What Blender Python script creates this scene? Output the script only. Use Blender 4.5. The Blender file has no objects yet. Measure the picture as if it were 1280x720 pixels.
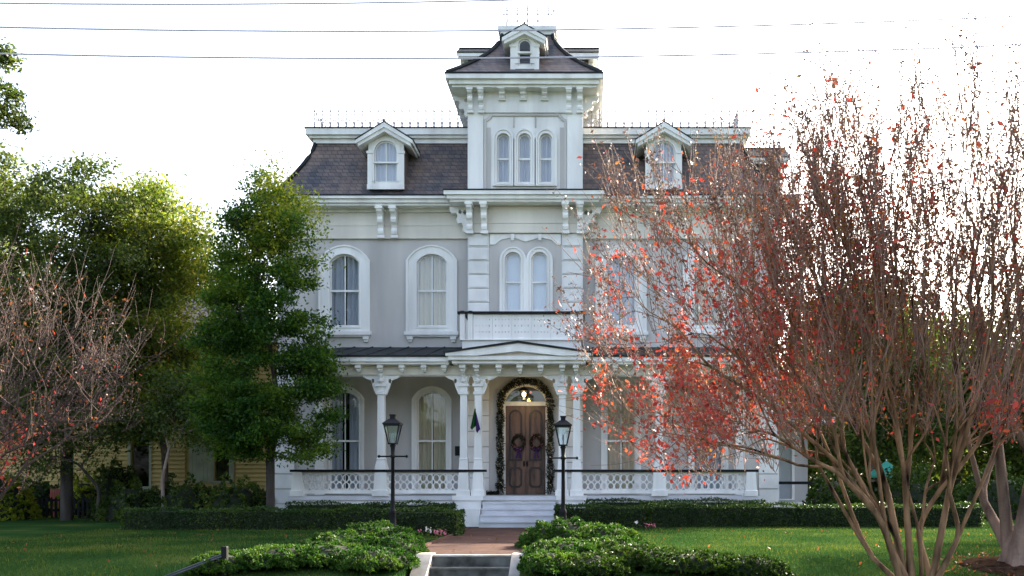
import bpy, bmesh, math, random
import numpy as np
from mathutils import Vector, Matrix
from mathutils.geometry import tessellate_polygon

R = math.radians
sc = bpy.context.scene
COL = sc.collection
random.seed(7)
rng = np.random.default_rng(11)

# ------------------------------------------------------------------ camera, sky, sun, exposure
F = 1200.0            # focal length in photo pixels (photo 1280 wide)
VX, VY = 740.0, 600.0 # where the line of sight along +Y meets the photo
ZC = 1.30             # eye height above the lawn
cam_d = bpy.data.cameras.new('camera')
cam = bpy.data.objects.new('camera', cam_d)
COL.objects.link(cam)
cam.location = (0, 0, ZC)
cam.rotation_euler = (R(90), 0, 0)
cam_d.sensor_width = 36
cam_d.lens = F / 1280 * 36
cam_d.shift_x = -(VX - 640) / 1280
cam_d.shift_y = (VY - 360) / 1280
cam_d.clip_start = 0.1
cam_d.clip_end = 5000
sc.camera = cam

SUN_EL, SUN_AZ = R(26), R(39.5)      # azimuth clockwise from +Y (behind the house, to the right)
w = bpy.data.worlds.new('World')
sc.world = w
w.use_nodes = True
nt = w.node_tree
for n in list(nt.nodes): nt.nodes.remove(n)
sky = nt.nodes.new('ShaderNodeTexSky')
sky.sky_type = 'NISHITA'
sky.sun_disc = False
sky.sun_elevation = SUN_EL
sky.sun_rotation = SUN_AZ
sky.air_density = 0.8
sky.dust_density = 5.0
sky.ozone_density = 1.0
bg = nt.nodes.new('ShaderNodeBackground')
bg.inputs['Strength'].default_value = 0.15
wo = nt.nodes.new('ShaderNodeOutputWorld')
hs_ = nt.nodes.new('ShaderNodeHueSaturation')
hs_.inputs['Saturation'].default_value = 0.72   # the camera is balanced for the open shade
nt.links.new(sky.outputs[0], hs_.inputs['Color'])
nt.links.new(hs_.outputs[0], bg.inputs[0])
nt.links.new(bg.outputs[0], wo.inputs[0])
sd = bpy.data.lights.new('sun', 'SUN')
sd.energy = 4.2
sd.angle = R(0.5)
sd.color = (1.0, 0.88, 0.70)
so = bpy.data.objects.new('sun', sd)
COL.objects.link(so)
sdir = Vector((math.sin(SUN_AZ) * math.cos(SUN_EL), math.cos(SUN_AZ) * math.cos(SUN_EL), math.sin(SUN_EL)))
so.rotation_euler = (-sdir).to_track_quat('-Z', 'Y').to_euler()
sc.view_settings.view_transform = 'Standard'
sc.view_settings.look = 'None'
sc.view_settings.gamma = 1
sc.view_settings.use_curve_mapping = False
sc.view_settings.exposure = 2.3
sc.cycles.max_bounces = 8
sc.cycles.transparent_max_bounces = 16

def PX(px, Y): return (px - VX) * Y / F
def PZ(py, Y): return ZC + (VY - py) * Y / F

# ------------------------------------------------------------------ materials
def new_mat(name):
    m = bpy.data.materials.new(name)
    m.use_nodes = True
    t = m.node_tree
    for n in list(t.nodes): t.nodes.remove(n)
    out = t.nodes.new('ShaderNodeOutputMaterial')
    return m, t, out

def paint(name, col, rough=0.55, var=0.08, scale=3.0, bump=0.0, bscale=60, metal=0.0, streak=False, spec=0.4):
    m, t, out = new_mat(name)
    p = t.nodes.new('ShaderNodeBsdfPrincipled')
    p.inputs['Roughness'].default_value = rough
    p.inputs['Metallic'].default_value = metal
    p.inputs['Specular IOR Level'].default_value = spec
    tc = t.nodes.new('ShaderNodeTexCoord')
    nz = t.nodes.new('ShaderNodeTexNoise'); nz.inputs['Scale'].default_value = scale
    nz.inputs['Detail'].default_value = 6
    if streak:
        mp = t.nodes.new('ShaderNodeMapping'); mp.inputs['Scale'].default_value = (1, 1, 0.18)
        t.links.new(tc.outputs['Object'], mp.inputs[0]); t.links.new(mp.outputs[0], nz.inputs[0])
    else:
        t.links.new(tc.outputs['Object'], nz.inputs[0])
    cr = t.nodes.new('ShaderNodeValToRGB')
    c0 = [max(0, c * (1 - var * 1.6)) for c in col]; c1 = [min(1, c * (1 + var)) for c in col]
    cr.color_ramp.elements[0].position = 0.3; cr.color_ramp.elements[0].color = (*c0, 1)
    cr.color_ramp.elements[1].position = 0.62; cr.color_ramp.elements[1].color = (*c1, 1)
    t.links.new(nz.outputs['Fac'], cr.inputs[0])
    t.links.new(cr.outputs[0], p.inputs['Base Color'])
    if bump:
        n2 = t.nodes.new('ShaderNodeTexNoise'); n2.inputs['Scale'].default_value = bscale; n2.inputs['Detail'].default_value = 4
        t.links.new(tc.outputs['Object'], n2.inputs[0])
        b = t.nodes.new('ShaderNodeBump'); b.inputs['Strength'].default_value = bump; b.inputs['Distance'].default_value = 0.02
        t.links.new(n2.outputs['Fac'], b.inputs['Height']); t.links.new(b.outputs[0], p.inputs['Normal'])
    t.links.new(p.outputs[0], out.inputs[0])
    return m

def brick_mat(name, c1, c2, mortar, bw, bh, msize, rough=0.7, plane='XZ', off=0.5, bump=0.5, noise_mix=0.5, patch=None):
    m, t, out = new_mat(name)
    p = t.nodes.new('ShaderNodeBsdfPrincipled'); p.inputs['Roughness'].default_value = rough
    p.inputs['Specular IOR Level'].default_value = 0.12
    tc = t.nodes.new('ShaderNodeTexCoord')
    sx = t.nodes.new('ShaderNodeSeparateXYZ'); t.links.new(tc.outputs['Object'], sx.inputs[0])
    cb = t.nodes.new('ShaderNodeCombineXYZ')
    if plane == 'XZ':
        ad = t.nodes.new('ShaderNodeMath'); ad.operation = 'ADD'
        t.links.new(sx.outputs[0], ad.inputs[0]); t.links.new(sx.outputs[1], ad.inputs[1])
        t.links.new(ad.outputs[0], cb.inputs[0]); t.links.new(sx.outputs[2], cb.inputs[1])
    else:
        t.links.new(sx.outputs[0], cb.inputs[0]); t.links.new(sx.outputs[1], cb.inputs[1])
    br = t.nodes.new('ShaderNodeTexBrick')
    br.offset = off
    br.inputs['Scale'].default_value = 1
    br.inputs['Brick Width'].default_value = bw
    br.inputs['Row Height'].default_value = bh
    br.inputs['Mortar Size'].default_value = msize
    br.inputs['Color1'].default_value = (*c1, 1); br.inputs['Color2'].default_value = (*c2, 1); br.inputs['Mortar'].default_value = (*mortar, 1)
    t.links.new(cb.outputs[0], br.inputs[0])
    nz = t.nodes.new('ShaderNodeTexNoise'); nz.inputs['Scale'].default_value = 1.3; nz.inputs['Detail'].default_value = 8; nz.inputs['Roughness'].default_value = 0.7
    t.links.new(tc.outputs['Object'], nz.inputs[0])
    cr = t.nodes.new('ShaderNodeValToRGB')
    cr.color_ramp.elements[0].position = 0.38; cr.color_ramp.elements[1].position = 0.66
    pa = patch or (c1, c2)
    cr.color_ramp.elements[0].color = (*pa[0], 1); cr.color_ramp.elements[1].color = (*pa[1], 1)
    t.links.new(nz.outputs['Fac'], cr.inputs[0])
    mx = t.nodes.new('ShaderNodeMix'); mx.data_type = 'RGBA'; mx.inputs[0].default_value = noise_mix
    t.links.new(br.outputs['Color'], mx.inputs[6]); t.links.new(cr.outputs[0], mx.inputs[7])
    t.links.new(mx.outputs[2], p.inputs['Base Color'])
    b = t.nodes.new('ShaderNodeBump'); b.inputs['Strength'].default_value = bump; b.inputs['Distance'].default_value = 0.02
    b.invert = True
    t.links.new(br.outputs['Fac'], b.inputs['Height']); t.links.new(b.outputs[0], p.inputs['Normal'])
    t.links.new(p.outputs[0], out.inputs[0])
    return m

def leaf_mat(name, cols, transl=0.4, rough=0.5, spec=0.25, scale=0.7):
    m, t, out = new_mat(name)
    g = t.nodes.new('ShaderNodeNewGeometry')
    tc = t.nodes.new('ShaderNodeTexCoord')
    nz = t.nodes.new('ShaderNodeTexNoise'); nz.inputs['Scale'].default_value = scale; nz.inputs['Detail'].default_value = 3
    t.links.new(tc.outputs['Object'], nz.inputs[0])
    a = t.nodes.new('ShaderNodeMath'); a.operation = 'MULTIPLY_ADD'; a.inputs[1].default_value = 1.6; a.inputs[2].default_value = -0.55
    t.links.new(nz.outputs['Fac'], a.inputs[0])
    a2 = t.nodes.new('ShaderNodeMath'); a2.operation = 'MULTIPLY_ADD'; a2.inputs[1].default_value = 0.6
    t.links.new(g.outputs['Random Per Island'], a2.inputs[0]); t.links.new(a.outputs[0], a2.inputs[2])
    cr = t.nodes.new('ShaderNodeValToRGB')
    el = cr.color_ramp.elements
    while len(el) < len(cols): el.new(0.5)
    for i, c in enumerate(cols):
        el[i].position = i / (len(cols) - 1) if len(cols) > 1 else 0
        el[i].color = (*c, 1)
    t.links.new(a2.outputs[0], cr.inputs[0])
    p = t.nodes.new('ShaderNodeBsdfPrincipled'); p.inputs['Roughness'].default_value = rough
    p.inputs['Specular IOR Level'].default_value = spec
    t.links.new(cr.outputs[0], p.inputs['Base Color'])
    tr = t.nodes.new('ShaderNodeBsdfTranslucent')
    tm = t.nodes.new('ShaderNodeMix'); tm.data_type = 'RGBA'; tm.blend_type = 'MULTIPLY'; tm.inputs[0].default_value = 1.0; tm.inputs[7].default_value = (1.4, 1.35, 0.8, 1)
    t.links.new(cr.outputs[0], tm.inputs[6]); t.links.new(tm.outputs[2], tr.inputs['Color'])
    mx = t.nodes.new('ShaderNodeMixShader'); mx.inputs[0].default_value = transl
    t.links.new(p.outputs[0], mx.inputs[1]); t.links.new(tr.outputs[0], mx.inputs[2])
    t.links.new(mx.outputs[0], out.inputs[0])
    return m

def glass_mat(name, tint=(0.9, 0.95, 1.0), refl=0.10):
    m, t, out = new_mat(name)
    tr = t.nodes.new('ShaderNodeBsdfTransparent'); tr.inputs[0].default_value = (*tint, 1)
    gl = t.nodes.new('ShaderNodeBsdfGlossy'); gl.inputs['Roughness'].default_value = 0.03
    tc = t.nodes.new('ShaderNodeTexCoord')
    nz = t.nodes.new('ShaderNodeTexNoise'); nz.inputs['Scale'].default_value = 2.2
    t.links.new(tc.outputs['Object'], nz.inputs[0])
    b = t.nodes.new('ShaderNodeBump'); b.inputs['Strength'].default_value = 0.08; b.inputs['Distance'].default_value = 0.05
    t.links.new(nz.outputs['Fac'], b.inputs['Height']); t.links.new(b.outputs[0], gl.inputs['Normal'])
    lw = t.nodes.new('ShaderNodeFresnel'); lw.inputs[0].default_value = 1.5
    a = t.nodes.new('ShaderNodeMath'); a.operation = 'ADD'; a.inputs[1].default_value = refl; a.use_clamp = True
    t.links.new(lw.outputs[0], a.inputs[0])
    mx = t.nodes.new('ShaderNodeMixShader')
    t.links.new(a.outputs[0], mx.inputs[0]); t.links.new(tr.outputs[0], mx.inputs[1]); t.links.new(gl.outputs[0], mx.inputs[2])
    t.links.new(mx.outputs[0], out.inputs[0])
    return m

def cloth_mat(name, col, transl=0.3):
    m, t, out = new_mat(name)
    d = t.nodes.new('ShaderNodeBsdfDiffuse'); d.inputs[0].default_value = (*col, 1)
    tr = t.nodes.new('ShaderNodeBsdfTranslucent'); tr.inputs[0].default_value = (*col, 1)
    mx = t.nodes.new('ShaderNodeMixShader'); mx.inputs[0].default_value = transl
    t.links.new(d.outputs[0], mx.inputs[1]); t.links.new(tr.outputs[0], mx.inputs[2]); t.links.new(mx.outputs[0], out.inputs[0])
    return m

def emit_mat(name, col, s):
    m, t, out = new_mat(name)
    e = t.nodes.new('ShaderNodeEmission'); e.inputs[0].default_value = (*col, 1); e.inputs[1].default_value = s
    t.links.new(e.outputs[0], out.inputs[0])
    return m

M = {}
M['trim'] = paint('white_trim_paint', (0.77, 0.77, 0.745), 0.55, 0.10, 2.0, 0.15, 30, streak=True)
M['wall'] = paint('grey_stucco', (0.51, 0.495, 0.475), 0.85, 0.13, 0.8, 0.25, 90, streak=True)
M['cream'] = paint('cream_frieze_paint', (0.68, 0.645, 0.565), 0.6, 0.09, 1.2, 0.1, 40, streak=True)
M['quoin'] = paint('quoin_paint', (0.73, 0.73, 0.715), 0.6, 0.08, 1.6, 0.15, 40)
M['slate'] = brick_mat('slate_tiles', (0.068, 0.070, 0.082), (0.19, 0.165, 0.155), (0.02, 0.018, 0.018), 0.20, 0.14, 0.010, 0.5, patch=((0.065, 0.069, 0.085), (0.27, 0.19, 0.155)), noise_mix=0.55, bump=1.0)
M['darkmetal'] = paint('dark_roof_metal', (0.020, 0.023, 0.026), 0.7, 0.3, 2.0, 0.1, 20, spec=0.2)
M['black'] = paint('black_paint', (0.008, 0.0085, 0.010), 0.6, 0.2, 6, spec=0.2)
M['iron'] = paint('pale_painted_iron', (0.36, 0.37, 0.40), 0.6, 0.1, 8)
M['wood'] = paint('door_wood', (0.105, 0.056, 0.036), 0.45, 0.5, 7.0, 0.2, 30, streak=True)
M['wooddark'] = paint('door_moulding_wood', (0.022, 0.013, 0.010), 0.4, 0.3, 5.0)
M['glass'] = glass_mat('window_glass', (0.9, 0.95, 1.0), 0.06)
M['glassplain'] = glass_mat('tower_dormer_glass', (0.75, 0.82, 0.95), 0.0)
M['glassdark'] = glass_mat('lamp_glass', (0.92, 0.97, 1.0), 0.12)
M['curtain'] = cloth_mat('white_curtain', (0.66, 0.68, 0.72), 0.35)
M['hall'] = cloth_mat('hall_wall', (0.16, 0.18, 0.20), 0.1)
M['curtaincream'] = cloth_mat('cream_curtain', (0.74, 0.65, 0.47), 0.3)
M['blind'] = cloth_mat('white_blind', (0.80, 0.83, 0.85), 0.3)
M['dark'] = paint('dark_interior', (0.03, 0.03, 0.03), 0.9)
M['step'] = paint('porch_step_paint', (0.56, 0.57, 0.60), 0.6, 0.07, 2.5, 0.1, 40)
M['concrete'] = paint('concrete', (0.30, 0.29, 0.275), 0.9, 0.25, 2.2, 0.4, 60)
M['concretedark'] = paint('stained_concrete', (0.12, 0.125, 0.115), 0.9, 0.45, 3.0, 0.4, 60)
M['asphalt'] = paint('asphalt', (0.05, 0.05, 0.052), 0.9, 0.2, 2.0, 0.4, 120)
M['brickwalk'] = brick_mat('brick_paving', (0.058, 0.028, 0.022), (0.115, 0.055, 0.042), (0.03, 0.025, 0.022), 0.21, 0.105, 0.010, 0.85, plane='XY', patch=((0.035, 0.022, 0.02), (0.13, 0.07, 0.052)), noise_mix=0.5)
M['bark'] = paint('brown_bark', (0.10, 0.078, 0.06), 0.9, 0.35, 5.0, 0.6, 40, streak=True)
M['darkbark'] = paint('dark_bark', (0.05, 0.042, 0.036), 0.9, 0.35, 5.0, 0.6, 40, streak=True)
M['crapebark'] = paint('smooth_crape_bark', (0.19, 0.118, 0.066), 0.85, 0.6, 5.0, 0.6, 14, streak=True, spec=0.1)
M['footbark'] = paint('fluted_trunk_bark', (0.21, 0.15, 0.12), 0.9, 0.5, 4.0, 0.9, 22, streak=True, spec=0.1)
M['greybark'] = paint('grey_twig_bark', (0.05, 0.032, 0.028), 0.85, 0.25, 3.0, 0.3, 18, streak=True)
M['twigbark'] = paint('brown_twig_bark', (0.24, 0.155, 0.115), 0.85, 0.3, 3.0)
M['palebark'] = paint('pale_grey_bark', (0.27, 0.20, 0.17), 0.85, 0.35, 3.0, 0.5, 18, streak=True)
M['soil'] = paint('mulch', (0.045, 0.028, 0.019), 0.95, 0.4, 9, 0.8, 40, spec=0.0)
M['hedge'] = leaf_mat('boxwood_leaves', [(0.012, 0.035, 0.007), (0.028, 0.068, 0.010), (0.075, 0.12, 0.016)], 0.25, 0.4)
M['hedgecore'] = paint('hedge_inner_twigs', (0.014, 0.022, 0.009), 0.95, 0.4, 9)
M['juniper'] = leaf_mat('low_shrub_leaves', [(0.008, 0.032, 0.006), (0.021, 0.070, 0.010), (0.042, 0.105, 0.015), (0.10, 0.17, 0.024)], 0.3, 0.55, 0.2, scale=1.5)
M['holly'] = leaf_mat('evergreen_leaves', [(0.010, 0.036, 0.008), (0.022, 0.072, 0.011), (0.065, 0.14, 0.016), (0.15, 0.21, 0.025)], 0.5, 0.5, 0.2)
M['sunlit_tint'] = leaf_mat('sunlit_tint_leaves', [(0.07, 0.12, 0.015), (0.19, 0.25, 0.028), (0.36, 0.38, 0.05)], 0.6, 0.5, 0.2)  # sunlight painted into the colour: lighter, yellower copy of the evergreen leaves
M['oakdark'] = leaf_mat('dark_oak_leaves', [(0.022, 0.042, 0.010), (0.048, 0.078, 0.016), (0.115, 0.145, 0.026)], 0.48)
M['oakyellow'] = leaf_mat('yellow_green_leaves', [(0.04, 0.075, 0.012), (0.09, 0.14, 0.02), (0.17, 0.21, 0.028), (0.28, 0.26, 0.035)], 0.55)
M['understory'] = leaf_mat('shrub_leaves', [(0.02, 0.04, 0.012), (0.05, 0.085, 0.02), (0.12, 0.17, 0.03)], 0.4)
M['redleaf'] = leaf_mat('red_autumn_leaves', [(0.16, 0.03, 0.024), (0.36, 0.045, 0.042), (0.48, 0.065, 0.06), (0.45, 0.13, 0.05)], 0.35, scale=1.2)
M['rustleaf'] = leaf_mat('rust_autumn_leaves', [(0.07, 0.055, 0.02), (0.15, 0.065, 0.03), (0.24, 0.075, 0.04), (0.20, 0.12, 0.03)], 0.4, scale=1.2)
M['seed'] = leaf_mat('dark_seed_heads', [(0.05, 0.04, 0.05), (0.10, 0.07, 0.08), (0.16, 0.08, 0.07)], 0.25, scale=1.2)
M['garland'] = leaf_mat('garland_needles', [(0.006, 0.012, 0.006), (0.018, 0.026, 0.012), (0.05, 0.035, 0.018)], 0.1)
M['gold'] = paint('gold_ornament', (0.75, 0.58, 0.25), 0.35, 0.2, 20)
M['yellowsiding'] = paint('yellow_siding_paint', (0.46, 0.34, 0.12), 0.7, 0.08, 1.5, streak=True)
M['shutter'] = paint('grey_green_shutter', (0.30, 0.32, 0.22), 0.7, 0.1, 3)
M['red'] = paint('faded_red_paint', (0.42, 0.10, 0.08), 0.6, 0.15, 5)
M['teal'] = cloth_mat('teal_canvas', (0.10, 0.50, 0.42), 0.35)
M['steel'] = paint('grey_pipe_paint', (0.05, 0.056, 0.066), 0.45, 0.2, 5)
M['cable'] = paint('grey_cable', (0.40, 0.42, 0.50), 0.6, 0.1, 4)
M['green'] = cloth_mat('green_flag_cloth', (0.02, 0.10, 0.03), 0.3)
M['purple'] = cloth_mat('purple_flag_cloth', (0.07, 0.03, 0.15), 0.3)
M['pinkflower'] = cloth_mat('pink_petals', (0.62, 0.22, 0.30), 0.3)
M['whiteflower'] = cloth_mat('white_petals', (0.85, 0.82, 0.82), 0.3)
M['lamp'] = emit_mat('porch_lamp_glow', (1.0, 0.62, 0.16), 7.0)

def grass_material(name, k=1.0):
    m, t, out = new_mat(name)
    p = t.nodes.new('ShaderNodeBsdfPrincipled'); p.inputs['Roughness'].default_value = 0.8
    p.inputs['Specular IOR Level'].default_value = 0.0
    tc = t.nodes.new('ShaderNodeTexCoord')
    n1 = t.nodes.new('ShaderNodeTexNoise'); n1.inputs['Scale'].default_value = 0.45; n1.inputs['Detail'].default_value = 5
    n2 = t.nodes.new('ShaderNodeTexNoise'); n2.inputs['Scale'].default_value = 28; n2.inputs['Detail'].default_value = 6; n2.inputs['Roughness'].default_value = 0.8
    t.links.new(tc.outputs['Object'], n1.inputs[0]); t.links.new(tc.outputs['Object'], n2.inputs[0])
    ad = t.nodes.new('ShaderNodeMath'); ad.operation = 'ADD'
    t.links.new(n1.outputs['Fac'], ad.inputs[0]); t.links.new(n2.outputs['Fac'], ad.inputs[1])
    ml = t.nodes.new('ShaderNodeMath'); ml.operation = 'MULTIPLY'; ml.inputs[1].default_value = 0.5
    t.links.new(ad.outputs[0], ml.inputs[0])
    cr = t.nodes.new('ShaderNodeValToRGB')
    cr.color_ramp.elements[0].position = 0.34; cr.color_ramp.elements[0].color = (0.014 * k, 0.036 * k, 0.011 * k, 1)
    cr.color_ramp.elements[1].position = 0.68; cr.color_ramp.elements[1].color = (0.14 * k, 0.145 * k, 0.038 * k, 1)
    e = cr.color_ramp.elements.new(0.52); e.color = (0.026 * k, 0.066 * k, 0.018 * k, 1)
    t.links.new(ml.outputs[0], cr.inputs[0]); t.links.new(cr.outputs[0], p.inputs['Base Color'])
    b = t.nodes.new('ShaderNodeBump'); b.inputs['Strength'].default_value = 0.9; b.inputs['Distance'].default_value = 0.04
    t.links.new(n2.outputs['Fac'], b.inputs['Height']); t.links.new(b.outputs[0], p.inputs['Normal'])
    t.links.new(p.outputs[0], out.inputs[0])
    return m
M['lawn'] = grass_material('lawn_grass')
M['blade'] = leaf_mat('grass_blades', [(0.014, 0.040, 0.012), (0.029, 0.070, 0.018), (0.14, 0.16, 0.028)], 0.28, 1.0, 0.0)

# ------------------------------------------------------------------ mesh helpers
def tag(o, label=None, cat=None, group=None, kind=None):
    if label: o['label'] = label
    if cat: o['category'] = cat
    if group: o['group'] = group
    if kind: o['kind'] = kind
    return o

def empty(name, loc=(0, 0, 0), rz=0.0, parent=None):
    o = bpy.data.objects.new(name, None)
    o.empty_display_size = 0.2
    o.location = loc; o.rotation_euler = (0, 0, rz)
    COL.objects.link(o)
    if parent: o.parent = parent
    return o

class MB:
    def __init__(s): s.v = []; s.f = []
    def add(s, vs, fs):
        b = len(s.v); s.v += [tuple(v) for v in vs]; s.f += [tuple(b + i for i in f) for f in fs]
    def box(s, x0, x1, y0, y1, z0, z1):
        s.add([(x0, y0, z0), (x1, y0, z0), (x1, y1, z0), (x0, y1, z0), (x0, y0, z1), (x1, y0, z1), (x1, y1, z1), (x0, y1, z1)],
              [(0, 3, 2, 1), (4, 5, 6, 7), (0, 1, 5, 4), (1, 2, 6, 5), (2, 3, 7, 6), (3, 0, 4, 7)]); return s
    def loft(s, rings, cap=True):
        n = len(rings[0]); b = len(s.v)
        for r in rings: s.v += [tuple(p) for p in r]
        for k in range(len(rings) - 1):
            for i in range(n):
                j = (i + 1) % n
                s.f.append((b + k * n + i, b + k * n + j, b + (k + 1) * n + j, b + (k + 1) * n + i))
        if cap:
            s.f.append(tuple(b + i for i in reversed(range(n))))
            s.f.append(tuple(b + (len(rings) - 1) * n + i for i in range(n)))
        return s
    def sq(s, cx, cy, levels):          # square section column: (z, half width)
        return s.loft([[(cx - h, cy - h, z), (cx + h, cy - h, z), (cx + h, cy + h, z), (cx - h, cy + h, z)] for z, h in levels])
    def lathe(s, cx, cy, levels, n=12):
        return s.loft([[(cx + r * math.cos(2 * math.pi * i / n), cy + r * math.sin(2 * math.pi * i / n), z) for i in range(n)] for z, r in levels])
    def frus(s, a, b):                  # a, b = (x0,x1,y0,y1,z)
        rr = lambda q: [(q[0], q[2], q[4]), (q[1], q[2], q[4]), (q[1], q[3], q[4]), (q[0], q[3], q[4])]
        return s.loft([rr(a), rr(b)])
    def plate(s, outer, holes, y0, y1, axis='Y'):
        loops = [list(outer)] + [list(h) for h in holes]
        pts = [p for l in loops for p in l]
        tris = tessellate_polygon([[Vector((p[0], p[1], 0)) for p in l] for l in loops])
        put = (lambda p, d: (p[0], d, p[1])) if axis == 'Y' else ((lambda p, d: (d, p[0], p[1])) if axis == 'X' else (lambda p, d: (p[0], p[1], d)))
        n = len(pts); b = len(s.v)
        s.v += [put(p, y0) for p in pts] + [put(p, y1) for p in pts]
        for a in tris:
            s.f.append((b + a[0], b + a[1], b + a[2])); s.f.append((b + n + a[2], b + n + a[1], b + n + a[0]))
        o = 0
        for l in loops:
            m = len(l)
            for i in range(m):
                j = (i + 1) % m
                s.f.append((b + o + i, b + o + j, b + n + o + j, b + n + o + i))
            o += m
        return s
    def sheet(s, outer, y):
        tris = tessellate_polygon([[Vector((p[0], p[1], 0)) for p in outer]])
        b = len(s.v); s.v += [(p[0], y, p[1]) for p in outer]
        s.f += [tuple(b + i for i in a) for a in tris]; return s
    def tube(s, path, radii, n=8):
        path = [Vector(p) for p in path]
        rings = []
        for i, p in enumerate(path):
            d = (path[min(i + 1, len(path) - 1)] - path[max(i - 1, 0)]).normalized()
            up = Vector((0, 0, 1)) if abs(d.z) < 0.9 else Vector((0, 1, 0))
            a = d.cross(up).normalized(); c = d.cross(a)
            r = radii[i] if hasattr(radii, '__len__') else radii
            rings.append([p + (a * math.cos(2 * math.pi * k / n) + c * math.sin(2 * math.pi * k / n)) * r for k in range(n)])
        return s.loft(rings)
    def ring(s, cx, cz, rx, rz, t, y0, y1, n=14):   # flat oval band in XZ
        b = len(s.v)
        for i in range(n):
            a = 2 * math.pi * i / n; c, q = math.cos(a), math.sin(a)
            s.v += [(cx + rx * c, y0, cz + rz * q), (cx + (rx - t) * c, y0, cz + (rz - t) * q),
                    (cx + (rx - t) * c, y1, cz + (rz - t) * q), (cx + rx * c, y1, cz + rz * q)]
        for i in range(n):
            j = (i + 1) % n
            for k in range(4):
                l = (k + 1) % 4
                s.f.append((b + i * 4 + k, b + i * 4 + l, b + j * 4 + l, b + j * 4 + k))
        return s
    def xf(s, mtx, start=0):
        s.v[start:] = [tuple(mtx @ Vector(p)) for p in s.v[start:]]; return s
    def build(s, name, mat, parent=None, smooth=False, mtx=None):
        me = bpy.data.meshes.new(name)
        vs = s.v if mtx is None else [tuple(mtx @ Vector(p)) for p in s.v]
        me.from_pydata(vs, [], s.f)
        bm = bmesh.new(); bm.from_mesh(me)
        bmesh.ops.recalc_face_normals(bm, faces=bm.faces)
        bm.to_mesh(me); bm.free()
        me.materials.append(M[mat] if isinstance(mat, str) else mat)
        if smooth:
            me.polygons.foreach_set('use_smooth', [True] * len(me.polygons))
        o = bpy.data.objects.new(name, me)
        COL.objects.link(o)
        if parent:
            o.parent = parent
            # parents may be moved empties: keep world coordinates
            o.matrix_parent_inverse = world_of(parent).inverted()
        return o

def world_of(o):
    m = Matrix.Translation(o.location) @ o.rotation_euler.to_matrix().to_4x4()
    return (world_of(o.parent) @ o.matrix_parent_inverse @ m) if o.parent else m

def fast_mesh(name, verts, faces, mat, parent=None, smooth=False):
    """verts (N,3) array, faces (M,k) array with one k."""
    me = bpy.data.meshes.new(name)
    verts = np.asarray(verts, dtype=np.float32); faces = np.asarray(faces, dtype=np.int32)
    me.vertices.add(len(verts)); me.vertices.foreach_set('co', verts.ravel())
    k = faces.shape[1]
    me.loops.add(faces.size); me.loops.foreach_set('vertex_index', faces.ravel())
    me.polygons.add(len(faces)); me.polygons.foreach_set('loop_start', np.arange(0, faces.size, k, dtype=np.int32))
    me.polygons.foreach_set('loop_total', np.full(len(faces), k, dtype=np.int32))
    me.materials.append(M[mat])
    me.update(calc_edges=True)
    if smooth: me.polygons.foreach_set('use_smooth', [True] * len(faces))
    o = bpy.data.objects.new(name, me)
    COL.objects.link(o)
    if parent:
        o.parent = parent
        o.matrix_parent_inverse = world_of(parent).inverted()
    return o

def unit(a): return a / (np.linalg.norm(a, axis=-1, keepdims=True) + 1e-9)

def leaves(name, c, size, mat, parent=None, aspect=0.5, dirs=None, up=0.3, spread=1.0):
    """one rhombic, slightly folded leaf per centre"""
    c = np.asarray(c, dtype=np.float64); n = len(c)
    d = rng.normal(size=(n, 3)) * spread
    if dirs is not None: d = d * 0.55 + dirs
    d = unit(d)
    nm = rng.normal(size=(n, 3)); nm[:, 2] += up
    s = unit(np.cross(d, nm)); nn = np.cross(s, d)
    L = (np.asarray(size) * rng.uniform(0.65, 1.3, n))[:, None]
    W = L * aspect * 0.5
    v = np.empty((n, 4, 3))
    v[:, 0] = c - d * L * 0.5
    v[:, 1] = c + s * W + nn * W * 0.3
    v[:, 2] = c + d * L * 0.5
    v[:, 3] = c - s * W + nn * W * 0.3
    return fast_mesh(name, v.reshape(-1, 3), np.arange(4 * n).reshape(n, 4), mat, parent)

# ------------------------------------------------------------------ trees: branches split towards the crown's clumps
def split_pts(T):
    c = T.mean(0)
    u, s_, vt = np.linalg.svd(T - c, full_matrices=False)
    k = (T - c) @ vt[0]
    q = np.quantile(k, rng.uniform(0.38, 0.62))
    a = k <= q
    if a.all() or not a.any():
        a = np.arange(len(T)) < len(T) // 2
    return T[a], T[~a]

def grow(p, d, T, edges, adv, jit):
    n = len(T)
    if n == 1:
        edges.append((p, d, T[0], 1, 1)); return
    c = T.mean(0); L = c - p
    ln = np.linalg.norm(L)
    q = p + L * ((adv * 0.62 if n > 70 and adv < 0.4 else adv) * rng.uniform(0.8, 1.2)) + rng.normal(size=3) * ln * jit
    A, B = split_pts(T)
    edges.append((p, d, q, n, max(len(A), len(B))))
    nd = unit((q - p) / (np.linalg.norm(q - p) + 1e-9) * 0.7 + d * 0.3)
    grow(q, nd, A, edges, adv, jit); grow(q, nd, B, edges, adv, jit)

def tubes(edges, radius, verts, faces, bend=0.35):
    for (p, d, q, n0, n1) in edges:
        r0, r1 = radius(n0), radius(n1)
        ns = 6 if r0 > 0.035 else (4 if r0 > 0.012 else 3)
        ln = np.linalg.norm(q - p)
        seg = 4 if ln > 0.5 else 2
        t = np.linspace(0, 1, seg + 1)[:, None]
        m0 = d * ln * bend * 2; m1 = (q - p)
        h = (2 * t**3 - 3 * t**2 + 1) * p + (t**3 - 2 * t**2 + t) * m0 + (-2 * t**3 + 3 * t**2) * q + (t**3 - t**2) * m1
        ring_path(h, np.linspace(r0, r1, seg + 1), ns, verts, faces)

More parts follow.
